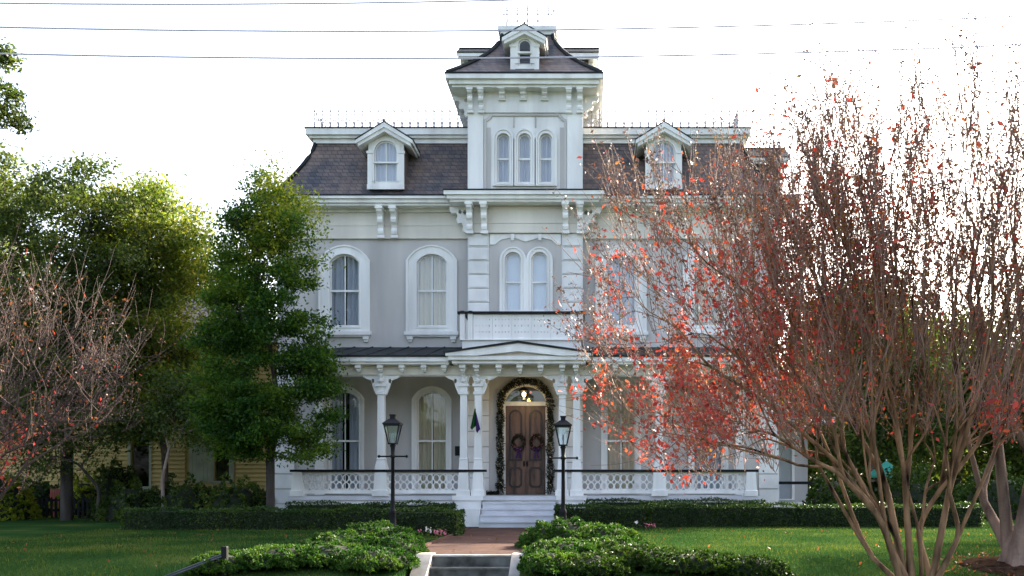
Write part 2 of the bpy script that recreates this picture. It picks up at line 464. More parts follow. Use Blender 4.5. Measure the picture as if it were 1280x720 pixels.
def ring_path(h, rr, ns, verts, faces):
    dd = unit(np.gradient(h, axis=0))
    ref = np.array([0.3, 0.9, 0.1]) if abs(dd[0][1]) < 0.8 else np.array([1.0, 0.1, 0.2])
    a = unit(np.cross(dd, ref)); b = np.cross(dd, a)
    ang = np.arange(ns) * 2 * math.pi / ns
    ring = h[:, None, :] + (a[:, None, :] * np.cos(ang)[None, :, None] + b[:, None, :] * np.sin(ang)[None, :, None]) * rr[:, None, None]
    base = verts_count(verts)
    verts.append(ring.reshape(-1, 3))
    k = len(h)
    for i in range(k - 1):
        for j in range(ns):
            j2 = (j + 1) % ns
            faces.append((base + i * ns + j, base + i * ns + j2, base + (i + 1) * ns + j2, base + (i + 1) * ns + j))

class Verts(list):
    n = 0
    def append(self, a): list.append(self, a); self.n += len(a)
def verts_count(verts): return verts.n

def in_poly(P, poly):
    poly = np.asarray(poly, float); x, y = P[:, 0], P[:, 1]
    inside = np.zeros(len(P), bool); j = len(poly) - 1
    for i in range(len(poly)):
        xi, yi = poly[i]; xj, yj = poly[j]
        c = ((yi > y) != (yj > y)) & (x < (xj - xi) * (y - yi) / (yj - yi + 1e-12) + xi)
        inside ^= c; j = i
    return inside

def crown_points(n, poly, Y, depth, keep=None):
    """points inside an uneven crown: silhouette outline at distance Y in metres, rounded in depth"""
    poly = np.array([(PX(a, Y), PZ(b, Y)) for a, b in poly])
    lo, hi = poly.min(0), poly.max(0)
    out = []
    cx = poly.mean(0)
    while len(out) < n:
        P = rng.uniform(lo, hi, size=(n * 2, 2))
        P = P[in_poly(P, poly)]
        for x, z in P:
            e = 0.0
            k = math.sqrt(max(0.06, 1 - ((x - cx[0]) / (0.58 * (hi[0] - lo[0]))) ** 2))
            y = Y + rng.uniform(-1, 1) * depth * k
            if keep is None or keep(x, y, z): out.append((x, y, z))
            if len(out) >= n: break
    return np.array(out)

def make_tree(name, label, cat, base, targets, trunk_r, bark, leafmat, per, sigma, lsize, trunk_top=None, tip=0.008, group=None,
              aspect=0.5, adv=0.42, jit=0.06, flat=0.7, keep=None):
    base = np.array(base, float)
    root = empty(name, tuple(base))
    tag(root, label, cat, group)
    edges = []
    p = base.copy(); d = np.array([0, 0, 1.0])
    N = len(targets)
    if trunk_top is not None:
        q = np.array(trunk_top, float)
        edges.append((p, d, q, N, N)); d = unit(q - p); p = q
    grow(p, d, targets, edges, adv, jit)
    ex = math.log(trunk_r / tip) / math.log(N)
    rad = lambda n: tip * n ** ex
    V, Fc = Verts(), []
    # flared foot
    tubes(edges, rad, V, Fc)
    fast_mesh('trunk', np.concatenate(V), Fc, bark, root, True)
    pts = np.repeat(targets, per, axis=0) + rng.normal(size=(N * per, 3)) * np.array([sigma, sigma, sigma * flat])
    if keep is not None:
        pts = pts[np.array([keep(*q) for q in pts])]
    leaves('crown', pts, lsize, leafmat, root, aspect)
    return root

# ------------------------------------------------------------------ ground, walk, steps, street
XA = -2.06                 # the house's centre line
def ground_h(x, y):
    t = min(1.0, max(0.0, (16.9 - y) / 4.4))
    h = -0.5 * (t * t * (3 - 2 * t))
    u = min(1.0, max(0.0, (x - 0.0) / 3)) * min(1, max(0, (y - 20) / 6))
    h += 0.05 * u
    if -3.05 < x < -1.15 and y < 16.5: h = min(h, -0.62)
    return h
xs = np.unique(np.concatenate([np.arange(-70, -20, 2.0), np.arange(-20, -4, 0.5), np.arange(-4, 0, 0.15), np.arange(0, 20, 0.5), np.arange(20, 72, 2.0), np.array([-3.04, -1.16, -3.06, -1.14])]))
ys = np.unique(np.concatenate([np.arange(12.4, 20, 0.2), np.arange(20, 34, 0.5), np.arange(34, 120, 4.0), np.array([16.49, 16.51])]))
gv = np.array([(x, y, ground_h(x, y)) for y in ys for x in xs])
nx = len(xs)
gf = np.array([(j * nx + i, j * nx + i + 1, (j + 1) * nx + i + 1, (j + 1) * nx + i) for j in range(len(ys) - 1) for i in range(nx - 1)])
tag(fast_mesh('lawn', gv, gf, 'lawn', smooth=True), kind='structure')
b = MB(); b.box(-900, 900, -300, 2500, -1.2, -0.72); tag(b.build('ground', 'lawn'), kind='structure')
b = MB(); b.box(-200, 200, 1.5, 10.4, -0.75, -0.62); tag(b.build('road', 'asphalt'), kind='structure')
b = MB(); b.box(-200, 200, 10.4, 10.55, -0.75, -0.49); tag(b.build('kerb', 'concrete'), kind='structure')
b = MB(); b.box(-200, 200, 10.55, 12.4, -0.75, -0.50); tag(b.build('sidewalk', 'concrete'), kind='structure')
b = MB(); b.box(-200, 200, -3.0, 1.5, -0.75, -0.50); tag(b.build('near_sidewalk', 'concrete'), kind='structure')
b = MB(); b.box(-3.22, -1.0, 16.55, 25.9, -0.1, 0.012); tag(b.build('brick_path', 'brickwalk'), kind='structure')
b = MB()
for x in (-3.29, -1.0): b.box(x, x + 0.07, 16.9, 25.6, -0.1, 0.05)
tag(b.build('path_edging', 'brickwalk'), kind='structure')
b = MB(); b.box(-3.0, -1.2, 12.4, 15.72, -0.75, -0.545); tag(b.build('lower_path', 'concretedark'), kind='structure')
st = empty('garden_steps', (-2.1, 16.0, -0.55)); tag(st, 'short flight of stained concrete steps between sloping white cheek walls', 'steps')
XL, XR = PX(541, 16.4), PX(640, 16.4)
for i, (y0, z1) in enumerate(((16.40, 0.018), (16.10, -0.175), (15.8, -0.365))):
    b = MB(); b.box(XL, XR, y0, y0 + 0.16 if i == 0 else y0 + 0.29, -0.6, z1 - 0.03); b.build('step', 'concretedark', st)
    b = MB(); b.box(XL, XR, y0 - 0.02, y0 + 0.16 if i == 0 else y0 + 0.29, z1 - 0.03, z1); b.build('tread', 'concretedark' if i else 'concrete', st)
for x0, x1 in ((XL - 0.26, XL - 0.003), (XR + 0.003, XR + 0.20)):
    b = MB(); b.plate([(16.7, -0.7), (16.7, 0.04), (16.3, 0.04), (15.2, -0.5), (15.2, -0.7)], [], x0, x1, 'X'); b.build('cheek_wall', M['paleconc'] if 'paleconc' in M else 'concrete', st)

# ------------------------------------------------------------------ the mansion
YW, YB, YP = 30.2, 29.7, 27.6
X0, X1 = -9.9, 5.8
FLOOR = 0.84
house = empty('mansion', (XA, YW, 0))
tag(house, 'grey and white three-storey Victorian mansion with a slate mansard roof and central tower', 'house')
HX = house

def arch(cx, hw, z0, zs, rise, n=12):
    pts = [(cx - hw, z0), (cx + hw, z0)]
    for i in range(n + 1):
        a = math.pi * i / n
        pts.append((cx + hw * math.cos(a), zs + rise * math.sin(a)))
    return pts

def seg_arch(cx, hw, z0, zs, rise, n=10):
    if rise > hw * 0.9: return arch(cx, hw, z0, zs, rise, n)
    rad = (hw * hw + rise * rise) / (2 * rise); a0 = math.asin(hw / rad)
    pts = [(cx - hw, z0), (cx + hw, z0)]
    for i in range(n + 1):
        a = a0 - 2 * a0 * i / n
        pts.append((cx + rad * math.sin(a), zs + rise - rad + rad * math.cos(a)))
    return pts

def curtain_mb(x0, x1, z0, z1, y, amp=0.035, pitch=0.17, gather=0.0):
    b = MB(); n = max(6, int((x1 - x0) / 0.022)); rows = 6
    ph = random.random() * 6
    for k in range(rows + 1):
        for i in range(n + 1):
            u = i / n; xx = x0 + (x1 - x0) * u
            tt = k / rows
            if gather: xx = xx + gather * math.sin(math.pi * min(1, tt * 1.15)) * (u if gather < 0 else (1 - u))
            b.v.append((xx, y + amp * math.sin(ph + xx * 2 * math.pi / pitch + 0.6 * math.sin(k)) + 0.01 * math.sin(xx * 37), z0 + (z1 - z0) * tt))
    for k in range(rows):
        for i in range(n):
            q = k * (n + 1) + i
            b.f.append((q, q + 1, q + n + 2, q + n + 1))
    return b

def window(cx, yw, outer, inner, sill=True, curtain='curtain', vertical=True, gap=0.0, parent=house, arched=None, name='window', mtx=None, blind=False):
    """outer/inner = (half width, z0, z spring, rise). The casing is the part; sash, pane, curtain, sill are sub-parts."""
    o = seg_arch(cx, *outer); i = seg_arch(cx, *inner)
    b = MB(); b.plate(o, [i], yw - 0.07, yw + 0.03)
    o2 = seg_arch(cx, outer[0] + 0.025, outer[1], outer[2], outer[3] + 0.025)
    m2 = seg_arch(cx, outer[0] - 0.05, outer[1] + 0.001, outer[2], outer[3] - 0.02)
    b.plate(o2, [m2], yw - 0.105, yw - 0.0705)
    i2 = seg_arch(cx, inner[0] + 0.045, inner[1] - 0.04, inner[2], inner[3] + 0.04)
    b.plate(i2, [seg_arch(cx, *inner)], yw - 0.09, yw - 0.0705)
    c = b.build(name, 'trim', parent, mtx=mtx)
    hw, z0, zs, ri = inner
    zm = z0 + (zs + ri - z0) * 0.50
    fr = 0.045
    b = MB()
    so_ = seg_arch(cx, hw - 0.002, z0 + 0.002, zs, ri - 0.002)
    up = seg_arch(cx, hw - fr, zm + 0.03, zs, ri - fr)
    lowr = [(cx - hw + fr, z0 + 0.07), (cx + hw - fr, z0 + 0.07), (cx + hw - fr, zm - 0.03), (cx - hw + fr, zm - 0.03)]
    b.plate(so_, [up, lowr], yw + 0.04, yw + 0.075)
    if vertical:
        b.box(cx - 0.016, cx + 0.016, yw + 0.044, yw + 0.071, z0 + 0.07, zm - 0.03)
        b.box(cx - 0.016, cx + 0.016, yw + 0.044, yw + 0.071, zm + 0.03, zs + ri - fr - 0.004)
    b.box(cx - hw + 0.004, cx + hw - 0.004, yw + 0.025, yw + 0.0395, zm - 0.03, zm + 0.03)
    b.build('sash', 'trim', c, mtx=mtx)
    b = MB(); b.sheet(seg_arch(cx, hw - 0.01, z0 + 0.01, zs, ri - 0.01), yw + 0.057); b.build('pane', 'glass', c, mtx=mtx)
    zt = zs + ri + 0.02
    if blind:
        b = MB(); b.box(cx - hw, cx + hw, yw + 0.14, yw + 0.15, z0, zt); b.build('blind', 'blind', c, mtx=mtx)
    elif curtain:
        b = curtain_mb(cx - hw - 0.03, cx - gap, z0, zt, yw + 0.17)
        b2 = curtain_mb(cx + gap, cx + hw + 0.03, z0, zt, yw + 0.17)
        b.add(b2.v, b2.f); b.build('curtain', curtain, c, True, mtx=mtx)
    if sill:
        ho = outer[0]
        b = MB(); b.box(cx - ho - 0.07, cx + ho + 0.07, yw - 0.16, yw + 0.0, outer[1] - 0.11, outer[1] - 0.001)
        b.box(cx - ho - 0.03, cx + ho + 0.03, yw - 0.10, yw, outer[1] - 0.16, outer[1] - 0.111)
        for sx in (-1, 1):
            xx = cx + sx * (ho - 0.1)
            b.box(xx - 0.09, xx + 0.09, yw - 0.12, yw, outer[1] - 0.25, outer[1] - 0.1605)
            b.box(xx - 0.06, xx + 0.06, yw - 0.08, yw, outer[1] - 0.32, outer[1] - 0.2505)
        b.build('sill', 'trim', c, mtx=mtx)
    return c

def wz(py): return PZ(py, YW)
# --- main wall with real openings
up_win = [PX(431, YW), PX(540, YW)]
up_win += [2 * XA - x for x in reversed(up_win)]
U_OUT = (0.78, wz(415), wz(326), wz(308) - wz(326)); U_IN = (0.47, wz(409), wz(328), wz(318) - wz(328))
G_OUT = (0.60, FLOOR + 0.05, wz(499), wz(484) - wz(499)); G_IN = (0.47, FLOOR + 0.12, wz(500), wz(489) - wz(500))
holes = []
for x in up_win:
    holes.append(seg_arch(x, U_IN[0] + 0.02, U_IN[1] - 0.02, U_IN[2], U_IN[3] + 0.02))
    holes.append(seg_arch(x, G_IN[0] + 0.02, G_IN[1] - 0.02, G_IN[2], G_IN[3] + 0.02))
holes.append([(XA - 1.5, FLOOR), (XA + 1.5, FLOOR), (XA + 1.5, 9.6), (XA - 1.5, 9.6)])
ZTOP = 9.70
b = MB()
b.plate([(X0, 0), (X1, 0), (X1, ZTOP), (X0, ZTOP)], holes, YW, YW + 0.3)
b.box(X0, X0 + 0.3, YW + 0.302, YW + 13, 0, ZTOP); b.box(X1 - 0.3, X1, YW + 0.302, YW + 13, 0, ZTOP)
b.box(X0, X1, YW + 13.002, YW + 13.3, 0, ZTOP)
b.build('wall', 'wall', house)
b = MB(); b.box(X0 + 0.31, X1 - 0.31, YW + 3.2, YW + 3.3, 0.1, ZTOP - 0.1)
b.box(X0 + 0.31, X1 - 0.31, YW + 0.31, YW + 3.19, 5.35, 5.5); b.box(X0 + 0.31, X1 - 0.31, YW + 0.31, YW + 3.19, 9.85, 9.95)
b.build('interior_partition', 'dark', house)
for k, x in enumerate(up_win):
    window(x, YW, U_OUT, U_IN, curtain='curtaincream' if k % 2 else 'curtain', gap=(0.04, 0.02, 0.05, 0.02)[k])
for k, x in enumerate(up_win):
    window(x, YW, G_OUT, G_IN, sill=False, curtain='curtaincream' if k in (1, 2) else 'curtain', gap=0.10 if k == 0 else 0.03)
# --- rusticated corner piers, water table
for xa, xb in ((X0 - 0.06, X0 + 0.55), (X1 - 0.55, X1 + 0.06)):
    b = MB(); z = 0.55
    b.box(xa - 0.05, xb + 0.05, YW - 0.14, YW + 0.4, 0, 0.54)
    while z < 4.4:
        b.box(xa, xb, YW - 0.08, YW + 0.4, z + 0.015, z + 0.455); z += 0.47
    b.build('corner_pier', 'quoin', house)
b = MB()
# upper frieze: two cream boards and a moulding
def frieze(x0, x1, y):
    b.box(x0, x1, y - 0.03, y - 0.001, PZ(282, y), ZTOP - 0.001)
    b.box(x0, x1, y - 0.06, y - 0.001, PZ(297, y), PZ(283, y))
    b.box(x0, x1, y - 0.075, y - 0.001, PZ(283, y) + 0.001, PZ(280.5, y))
    b.box(x0, x1, y - 0.085, y - 0.001, PZ(299, y), PZ(297, y) - 0.001)
frieze(X0, XA - 1.77, YW); b.build('frieze', 'cream', house); b = MB(); frieze(XA + 1.77, X1, YW)
b.build('frieze', 'cream', house)
# --- main cornice (stacked mouldings around the block)
b = MB()
for o, za, zb in ((0.10, ZTOP + 0.0, ZTOP + 0.10), (0.48, ZTOP + 0.10, ZTOP + 0.17), (0.56, ZTOP + 0.17, ZTOP + 0.28), (0.64, ZTOP + 0.28, ZTOP + 0.36)):
    b.box(X0 - o, X1 + o, YW - o, YW + 13.3 + o, za + 0.001, zb)
b.build('cornice', 'trim', house)
b = MB(); b.box(X0 - 0.66, X1 + 0.66, YW - 0.66, YW + 13.9, ZTOP + 0.361, ZTOP + 0.40); b.build('gutter', 'darkmetal', house)
ZC1 = ZTOP + 0.40

def console(cx, yw, ztop, h, D, wd, parent, mat='trim', name='bracket', turn=0.0, about=None):
    prof = [(0, 0), (D, 0), (D, -0.10 * h), (0.93 * D, -0.20 * h), (0.72 * D, -0.27 * h), (0.62 * D, -0.36 * h), (0.66 * D, -0.45 * h),
            (0.60 * D, -0.54 * h), (0.42 * D, -0.62 * h), (0.33 * D, -0.72 * h), (0.40 * D, -0.82 * h), (0.36 * D, -0.92 * h), (0.22 * D, -h), (0, -h)]
    bb = MB(); bb.plate([(yw - p[0], ztop + p[1]) for p in prof], [], cx - wd / 2, cx + wd / 2, 'X')
    bb.box(cx - wd * 0.68, cx + wd * 0.68, yw - D * 1.04, yw - 0.0, ztop - 0.11 * h, ztop - 0.001 - 0.03 * h)
    bb.box(cx - wd * 0.66, cx + wd * 0.66, yw - D * 0.30, yw - 0.0, ztop - 1.06 * h, ztop - 0.96 * h)
    mt = None
    if turn and about: mt = Matrix.Translation(about) @ Matrix.Rotation(turn, 4, 'Z') @ Matrix.Translation(-Vector(about))
    return bb.build(name, mat, parent, mtx=mt)

for px in (475, 492):
    x = PX(px, YW - 0.3)
    for xx in (x, 2 * XA - x): console(xx, YW - 0.061, ZTOP + 0.10, (ZTOP + 0.10) - wz(297), 0.46, 0.17, house)
for x in (X0 + 0.2, X1 - 0.2): console(x, YW - 0.061, ZTOP + 0.10, (ZTOP + 0.10) - wz(297), 0.46, 0.17, house)

# --- mansard roof, concave
def mansard(b, xa, xb, ya, yb, z0, z1, inset, n=8, power=2.0):
    rings = []
    for i in range(n + 1):
        t = i / n
        s_ = inset * (1 - (1 - t) ** power)      # flares out at the eave
        z = z0 + (z1 - z0) * t
        rings.append([(xa + s_, ya + s_, z), (xb - s_, ya + s_, z), (xb - s_, yb - s_, z), (xa + s_, yb - s_, z)])
    b.loft(rings); return rings
RX0, RX1, RY0 = X0 - 0.12, X1 + 0.12, YW - 0.34
ZD = 12.14
b = MB(); rr = mansard(b, RX0, RX1, RY0, YW + 13.2, ZC1 + 0.001, ZD, 1.1, 8, 1.35); b.build('mansard_roof', 'slate', house)
for k in (0, 1):
    b = MB(); b.tube([Vector(r[k]) + Vector((0, 0, 0.02)) for r in rr], 0.07, 6)
    b.build('hip_cap', 'darkmetal', house)
DX0, DX1, DY0 = RX0 + 1.1, RX1 - 1.1, RY0 + 1.1
b = MB()
for o, za, zb in ((0.06, 0.001, 0.14), (0.16, 0.141, 0.22), (0.25, 0.221, 0.42)):
    b.box(DX0 - o, DX1 + o, DY0 - o, YW + 12.2 + o, ZD + za, ZD + zb)
b.build('deck_cornice', 'trim', house)
b = MB(); b.box(DX0 - 0.28, DX1 + 0.28, DY0 - 0.28, YW + 12.5, ZD + 0.421, ZD + 0.45); b.build('deck_roof', 'darkmetal', house)
b = MB(); b.box(DX1 + 0.1, DX1 + 0.75, YW + 4.5, YW + 8, ZD - 0.5, ZD + 0.25); b.box(DX1 + 0.0, DX1 + 0.95, YW + 4.4, YW + 8.1, ZD + 0.2505, ZD + 0.5)
b.build('rear_deck_cornice', 'trim', house)  # stepped deck cornice of the rear section, over a side bay
# --- iron cresting on the deck
def cresting(xa, xb, y, z0, h, parent, along='X'):
    bb = MB(); L = xb - xa; n = max(2, int(round(L / 0.26))); p = L / n
    bb.box(xa, xb, y - 0.012, y + 0.012, z0 + 0.03, z0 + 0.055)
    bb.box(xa, xb, y - 0.012, y + 0.012, z0 + h * 0.66, z0 + h * 0.66 + 0.022)
    for i in range(n + 1):
        x = xa + i * p
        bb.box(x - 0.017, x + 0.017, y - 0.014, y + 0.014, z0 - 0.02, z0 + h)
        bb.box(x - 0.04, x + 0.04, y - 0.009, y + 0.009, z0 + h * 0.86, z0 + h * 0.86 + 0.022)
        bb.sq(x, y, [(z0 + h, 0.01), (z0 + h + 0.04, 0.035), (z0 + h + 0.10, 0.004)])
        if i < n:
            bb.ring(x + p / 2, z0 + h * 0.37, p * 0.5, h * 0.27, 0.028, y - 0.007, y + 0.007, 12)
            bb.ring(x + p / 2, z0 + h * 0.37, p * 0.25, h * 0.14, 0.016, y - 0.006, y + 0.006, 10)
            bb.box(x + p / 2 - 0.008, x + p / 2 + 0.008, y - 0.008, y + 0.008, z0 + h * 0.66, z0 + h * 0.9)
    return bb
CZ = ZD + 0.45
yc = DY0 + 0.25
b = cresting(PX(393, yc), XA - 1.78, yc, CZ, 0.66, house); b.build('iron_cresting', 'iron', house)
b = cresting(XA + 1.78, PX(922, yc), yc, CZ, 0.66, house); b.build('iron_cresting', 'iron', house)
for xx in (PX(393, yc), PX(922, yc)):
    b = cresting(yc, YW + 11.5, -xx, CZ, 0.66, house)
    b.xf(Matrix.Rotation(math.pi / 2, 4, 'Z')); b.build('iron_cresting', 'iron', house)

# --- dormers
def dormer(cx, yf, z0, hw, zeave, zridge, over, win_out, depth, mtx=None, curtain='curtain', vertical=True, glass='glass'):
    """front at yf facing -Y; gabled hood"""
    whw, wz0, wzs, wri = win_out
    hole = seg_arch(cx, whw + 0.01, wz0 - 0.01, wzs, wri + 0.01)
    b = MB()
    gable = [(cx - hw, z0), (cx + hw, z0), (cx + hw, zeave + 0.02), (cx, zridge - 0.14), (cx - hw, zeave + 0.02)]
    b.plate(gable, [hole], yf, yf + 0.10)
    for sx in (-1, 1):   # pilasters with caps
        xx = cx + sx * (hw - 0.055)
        b.box(xx - 0.075, xx + 0.075, yf - 0.035, yf - 0.0005, z0, wzs - 0.06)
        b.box(xx - 0.10, xx + 0.10, yf - 0.06, yf - 0.0005, wzs - 0.0595, wzs + 0.02)
    b.box(cx - hw - 0.03, cx + hw + 0.03, yf - 0.07, yf - 0.0005, z0 - 0.03, z0 + 0.12)
    b.plate(seg_arch(cx, whw + 0.11, wz0 + 0.06, wzs, wri + 0.11), [seg_arch(cx, whw, wz0 + 0.0601, wzs, wri)], yf - 0.03, yf - 0.0005)
    d = b.build('dormer', 'trim', house, mtx=mtx)
    b = MB()
    for sx in (-1, 1): b.box(cx + sx * hw - (0.06 if sx > 0 else 0), cx + sx * hw + (0.06 if sx < 0 else 0), yf + 0.101, yf + depth, z0, zeave)
    b.build('cheek', 'slate', d, mtx=mtx)
    # roof: two slabs meeting at the ridge
    ew = hw + over
    sl = (zridge - zeave) / ew * 1.0
    b = MB()
    prof = [(cx - ew, zeave - 0.06), (cx - ew, zeave + 0.05), (cx, zridge + 0.03), (cx + ew, zeave + 0.05), (cx + ew, zeave - 0.06), (cx, zridge - 0.12)]
    b.plate(prof, [], yf - over * 0.9, yf + depth)
    prof2 = [(cx - ew + 0.06, zeave - 0.13), (cx - ew + 0.06, zeave - 0.0), (cx, zridge - 0.12), (cx + ew - 0.06, zeave - 0.0), (cx + ew - 0.06, zeave - 0.13), (cx, zridge - 0.24)]
    b.plate(prof2, [], yf - over * 0.75, yf + depth * 0.98)
    b.build('hood', 'trim', d, mtx=mtx)
    b = MB()
    ew2 = ew + 0.02
    b.plate([(cx - ew2, zeave + 0.052), (cx - ew2, zeave + 0.085), (cx, zridge + 0.068), (cx + ew2, zeave + 0.085), (cx + ew2, zeave + 0.052), (cx, zridge + 0.034)], [], yf - over * 0.94, yf + depth)
    b.box(cx - 0.03, cx + 0.03, yf - over * 0.96, yf + depth, zridge + 0.07, zridge + 0.10)
    b.build('roof', 'darkmetal', d, mtx=mtx)
    zm = wz0 + (wzs + wri - wz0) * 0.48; fr = 0.04
    b = MB()
    up = seg_arch(cx, whw - fr, zm + 0.025, wzs, wri - fr)
    low = [(cx - whw + fr, wz0 + 0.06), (cx + whw - fr, wz0 + 0.06), (cx + whw - fr, zm - 0.025), (cx - whw + fr, zm - 0.025)]
    b.plate(seg_arch(cx, whw - 0.001, wz0, wzs, wri - 0.001), [up, low], yf + 0.03, yf + 0.06)
    b.box(cx - whw - 0.03, cx + whw + 0.03, yf - 0.05, yf + 0.0295, zm - 0.024, zm + 0.024)
    if vertical:
        b.box(cx - 0.014, cx + 0.014, yf + 0.034, yf + 0.056, wz0 + 0.06, zm - 0.025)
        b.box(cx - 0.014, cx + 0.014, yf + 0.034, yf + 0.056, zm + 0.025, wzs + wri - fr - 0.003)
    b.build('sash', 'trim', d, mtx=mtx)
    b = MB(); b.sheet(seg_arch(cx, whw - 0.01, wz0 + 0.01, wzs, wri - 0.01), yf + 0.046); b.build('pane', glass, d, mtx=mtx)
    if curtain:
        b = curtain_mb(cx - whw, cx + whw, wz0, wzs + wri, yf + 0.14, 0.03, 0.13); b.build('curtain', curtain, d, True, mtx=mtx)
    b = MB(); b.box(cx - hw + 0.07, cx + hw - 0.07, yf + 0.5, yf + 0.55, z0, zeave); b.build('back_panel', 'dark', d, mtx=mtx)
    return d
yd = YW - 0.30
def dz(py): return PZ(py, yd)
dl = PX(482.5, yd)
hwD = 0.55
d_args = dict(z0=dz(236), hw=hwD, zeave=dz(181), zridge=dz(158), over=0.33, win_out=(0.36, dz(229), dz(190), dz(176) - dz(190)), depth=1.15)
dormer(dl, yd, **d_args)
dormer(PX(829.5, yd), yd, **d_args)
mt = Matrix.Translation((X1, YW + 1.9, 0)) @ Matrix.Rotation(math.pi / 2, 4, 'Z')
dormer(0, -0.35, mtx=mt, **d_args)
mt = Matrix.Translation((X0, YW + 4, 0)) @ Matrix.Rotation(-math.pi / 2, 4, 'Z')
dormer(0, -0.05, mtx=mt, **d_args)

# --- central bay and tower
BH = 1.77
def bz(py): return PZ(py, YB)
def bx(px): return PX(px, YB)
TZ1 = PZ(107, YB - 0.55)
b = MB()
b2h = [arch(bx(641.5), 0.27, bz(390), bz(326), 0.27), arch(bx(674.5), 0.27, bz(390), bz(326), 0.27)]
b3x = [bx(629.5), bx(656), bx(682.5)]
b3h = [arch(x, 0.215, bz(231), bz(176), 0.215) for x in b3x]
DOORHW = 0.74
ZARC = bz(504)
doorh = arch(XA, DOORHW, FLOOR + 0.001, ZARC, bz(478) - ZARC, 16)
b.plate([(XA - BH, 0.0), (XA + BH, 0.0), (XA + BH, TZ1), (XA - BH, TZ1)], [doorh] + b2h + b3h, YB, YB + 0.16)
for sx in (-1, 1):
    xe = XA + sx * BH
    b.box(min(xe, xe - sx * 0.16), max(xe, xe - sx * 0.16), YB + 0.162, YB + 3.54, 0.0, TZ1)
b.box(XA - BH, XA + BH, YB + 3.542, YB + 3.7, 9.0, TZ1)
tower = b.build('tower', 'wall', house)
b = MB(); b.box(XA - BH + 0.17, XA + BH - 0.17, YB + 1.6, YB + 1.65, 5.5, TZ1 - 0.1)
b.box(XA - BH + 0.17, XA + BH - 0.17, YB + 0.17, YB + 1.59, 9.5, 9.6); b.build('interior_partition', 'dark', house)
# tower facing above the cornice: white field, corner strips, panel mould
FZ0 = bz(237)
b = MB()
fld = [(XA - BH, FZ0), (XA + BH, FZ0), (XA + BH, TZ1), (XA - BH, TZ1)]
b.plate(fld, [arch(x, 0.217, bz(231), bz(176), 0.217) for x in b3x], YB - 0.03, YB - 0.001)
strip = 0.47
for sx in (-1, 1):
    xa = XA + sx * (BH - strip / 2)
    b.box(xa - strip / 2 - 0.005, xa + strip / 2 + 0.005, YB - 0.09, YB - 0.0305, FZ0 + 0.002, TZ1 - 0.002)
b.box(XA - BH + strip + 0.006, XA + BH - strip - 0.006, YB - 0.09, YB - 0.0305, bz(142), TZ1 - 0.002)
b.build('facing', 'trim', tower)
b = MB()
xi, zt_, zb_ = BH - strip - 0.03, bz(143.5), FZ0 + 0.01
nt_ = 0.16
def notch(xh, zt, n): return [(XA - xh, zb_), (XA + xh, zb_), (XA + xh, zt - n), (XA + xh - n * 0.4, zt - n * 0.9), (XA + xh - n, zt - n * 0.3), (XA + xh - n, zt), (XA - xh + n, zt), (XA - xh + n, zt - n * 0.3), (XA - xh + n * 0.4, zt - n * 0.9), (XA - xh, zt - n)]
inner = [(p[0], p[1] + (0.0005 if p[1] == zb_ else 0)) for p in notch(xi - 0.07, zt_ - 0.06, nt_)]
b.plate(notch(xi, zt_, nt_), [inner], YB - 0.075, YB - 0.0305)
for px in (642.5, 669.5): b.box(bx(px) - 0.02, bx(px) + 0.02, YB - 0.06, YB - 0.0305, bz(160), zt_ - 0.075)
for sx in (-1, 1): b.box(XA + sx * 1.145 - 0.075, XA + sx * 1.145 + 0.075, YB - 0.036, YB - 0.0305, zb_ + 0.02, bz(160))
b.build('panel_moulding', 'wall', tower)
# round-headed tower windows
def round_window(cx, hw, z0, zs, curtain, casing_hw, blind=False, vertical=False):
    return window(cx, YB - 0.03, (casing_hw, z0 - 0.09, zs, casing_hw), (hw, z0, zs, hw), sill=False, curtain=curtain, vertical=vertical, blind=blind)
for x in b3x: round_window(x, 0.20, bz(230), bz(176), 'curtain', 0.318)
# second floor of the bay
for x in (bx(641.5), bx(674.5)): round_window(x, 0.255, bz(390), bz(326), None, 0.385, blind=True)
for k, sx in ((0, -1), (1, 1)):
    b = MB(); xa = XA + sx * (BH - 0.32)
    z = 5.5
    hq = (bz(292) - 5.5) / 8
    for i in range(8):
        z = 5.5 + i * hq
        b.frus((xa - 0.325, xa + 0.325, YB - 0.05, YB - 0.001, z + 0.008), (xa - 0.325, xa + 0.325, YB - 0.05, YB - 0.001, z + hq - 0.008))
        b.box(xa - 0.28, xa + 0.28, YB - 0.085, YB - 0.0505, z + 0.045, z + hq - 0.045)
    hq = 0.48
    for i in range(8):
        z = FLOOR + 0.06 + i * hq
        b.box(xa - 0.325, xa + 0.325, YB - 0.05, YB - 0.001, z, z + hq - 0.03)
    b.build('quoin', 'quoin', house)
b = MB()
b.plate([(XA - 1.1, bz(306)), (bx(619), bz(306)), (bx(626), bz(300)), (bx(641), bz(297)), (bx(656), bz(302)), (bx(658.5), bz(302)), (bx(675), bz(297)), (bx(689), bz(300)), (bx(696), bz(306)), (XA + 1.1, bz(306)), (XA + 1.1, bz(293)), (XA - 1.1, bz(293))], [], YB - 0.04, YB - 0.001)
for px in (641, 675): b.box(bx(px) - 0.05, bx(px) + 0.05, YB - 0.12, YB - 0.1055, bz(301), bz(293.5))
b.build('lintel_panel', 'trim', house)
b = MB()
b.box(XA - BH - 0.02, XA + BH + 0.02, YB - 0.06, YB - 0.001, bz(278), ZTOP + 0.05)
b.box(XA - BH - 0.04, XA + BH + 0.04, YB - 0.10, YB - 0.001, bz(280), bz(278) - 0.001)
b.box(XA - BH - 0.02, XA + BH + 0.02, YB - 0.08, YB - 0.001, bz(290), bz(280) - 0.001)
b.box(XA - BH - 0.05, XA + BH + 0.05, YB - 0.12, YB - 0.001, bz(292), bz(290) - 0.001)
b.build('frieze', 'cream', house)
BC = PZ(251, YB - 0.58)
b = MB()
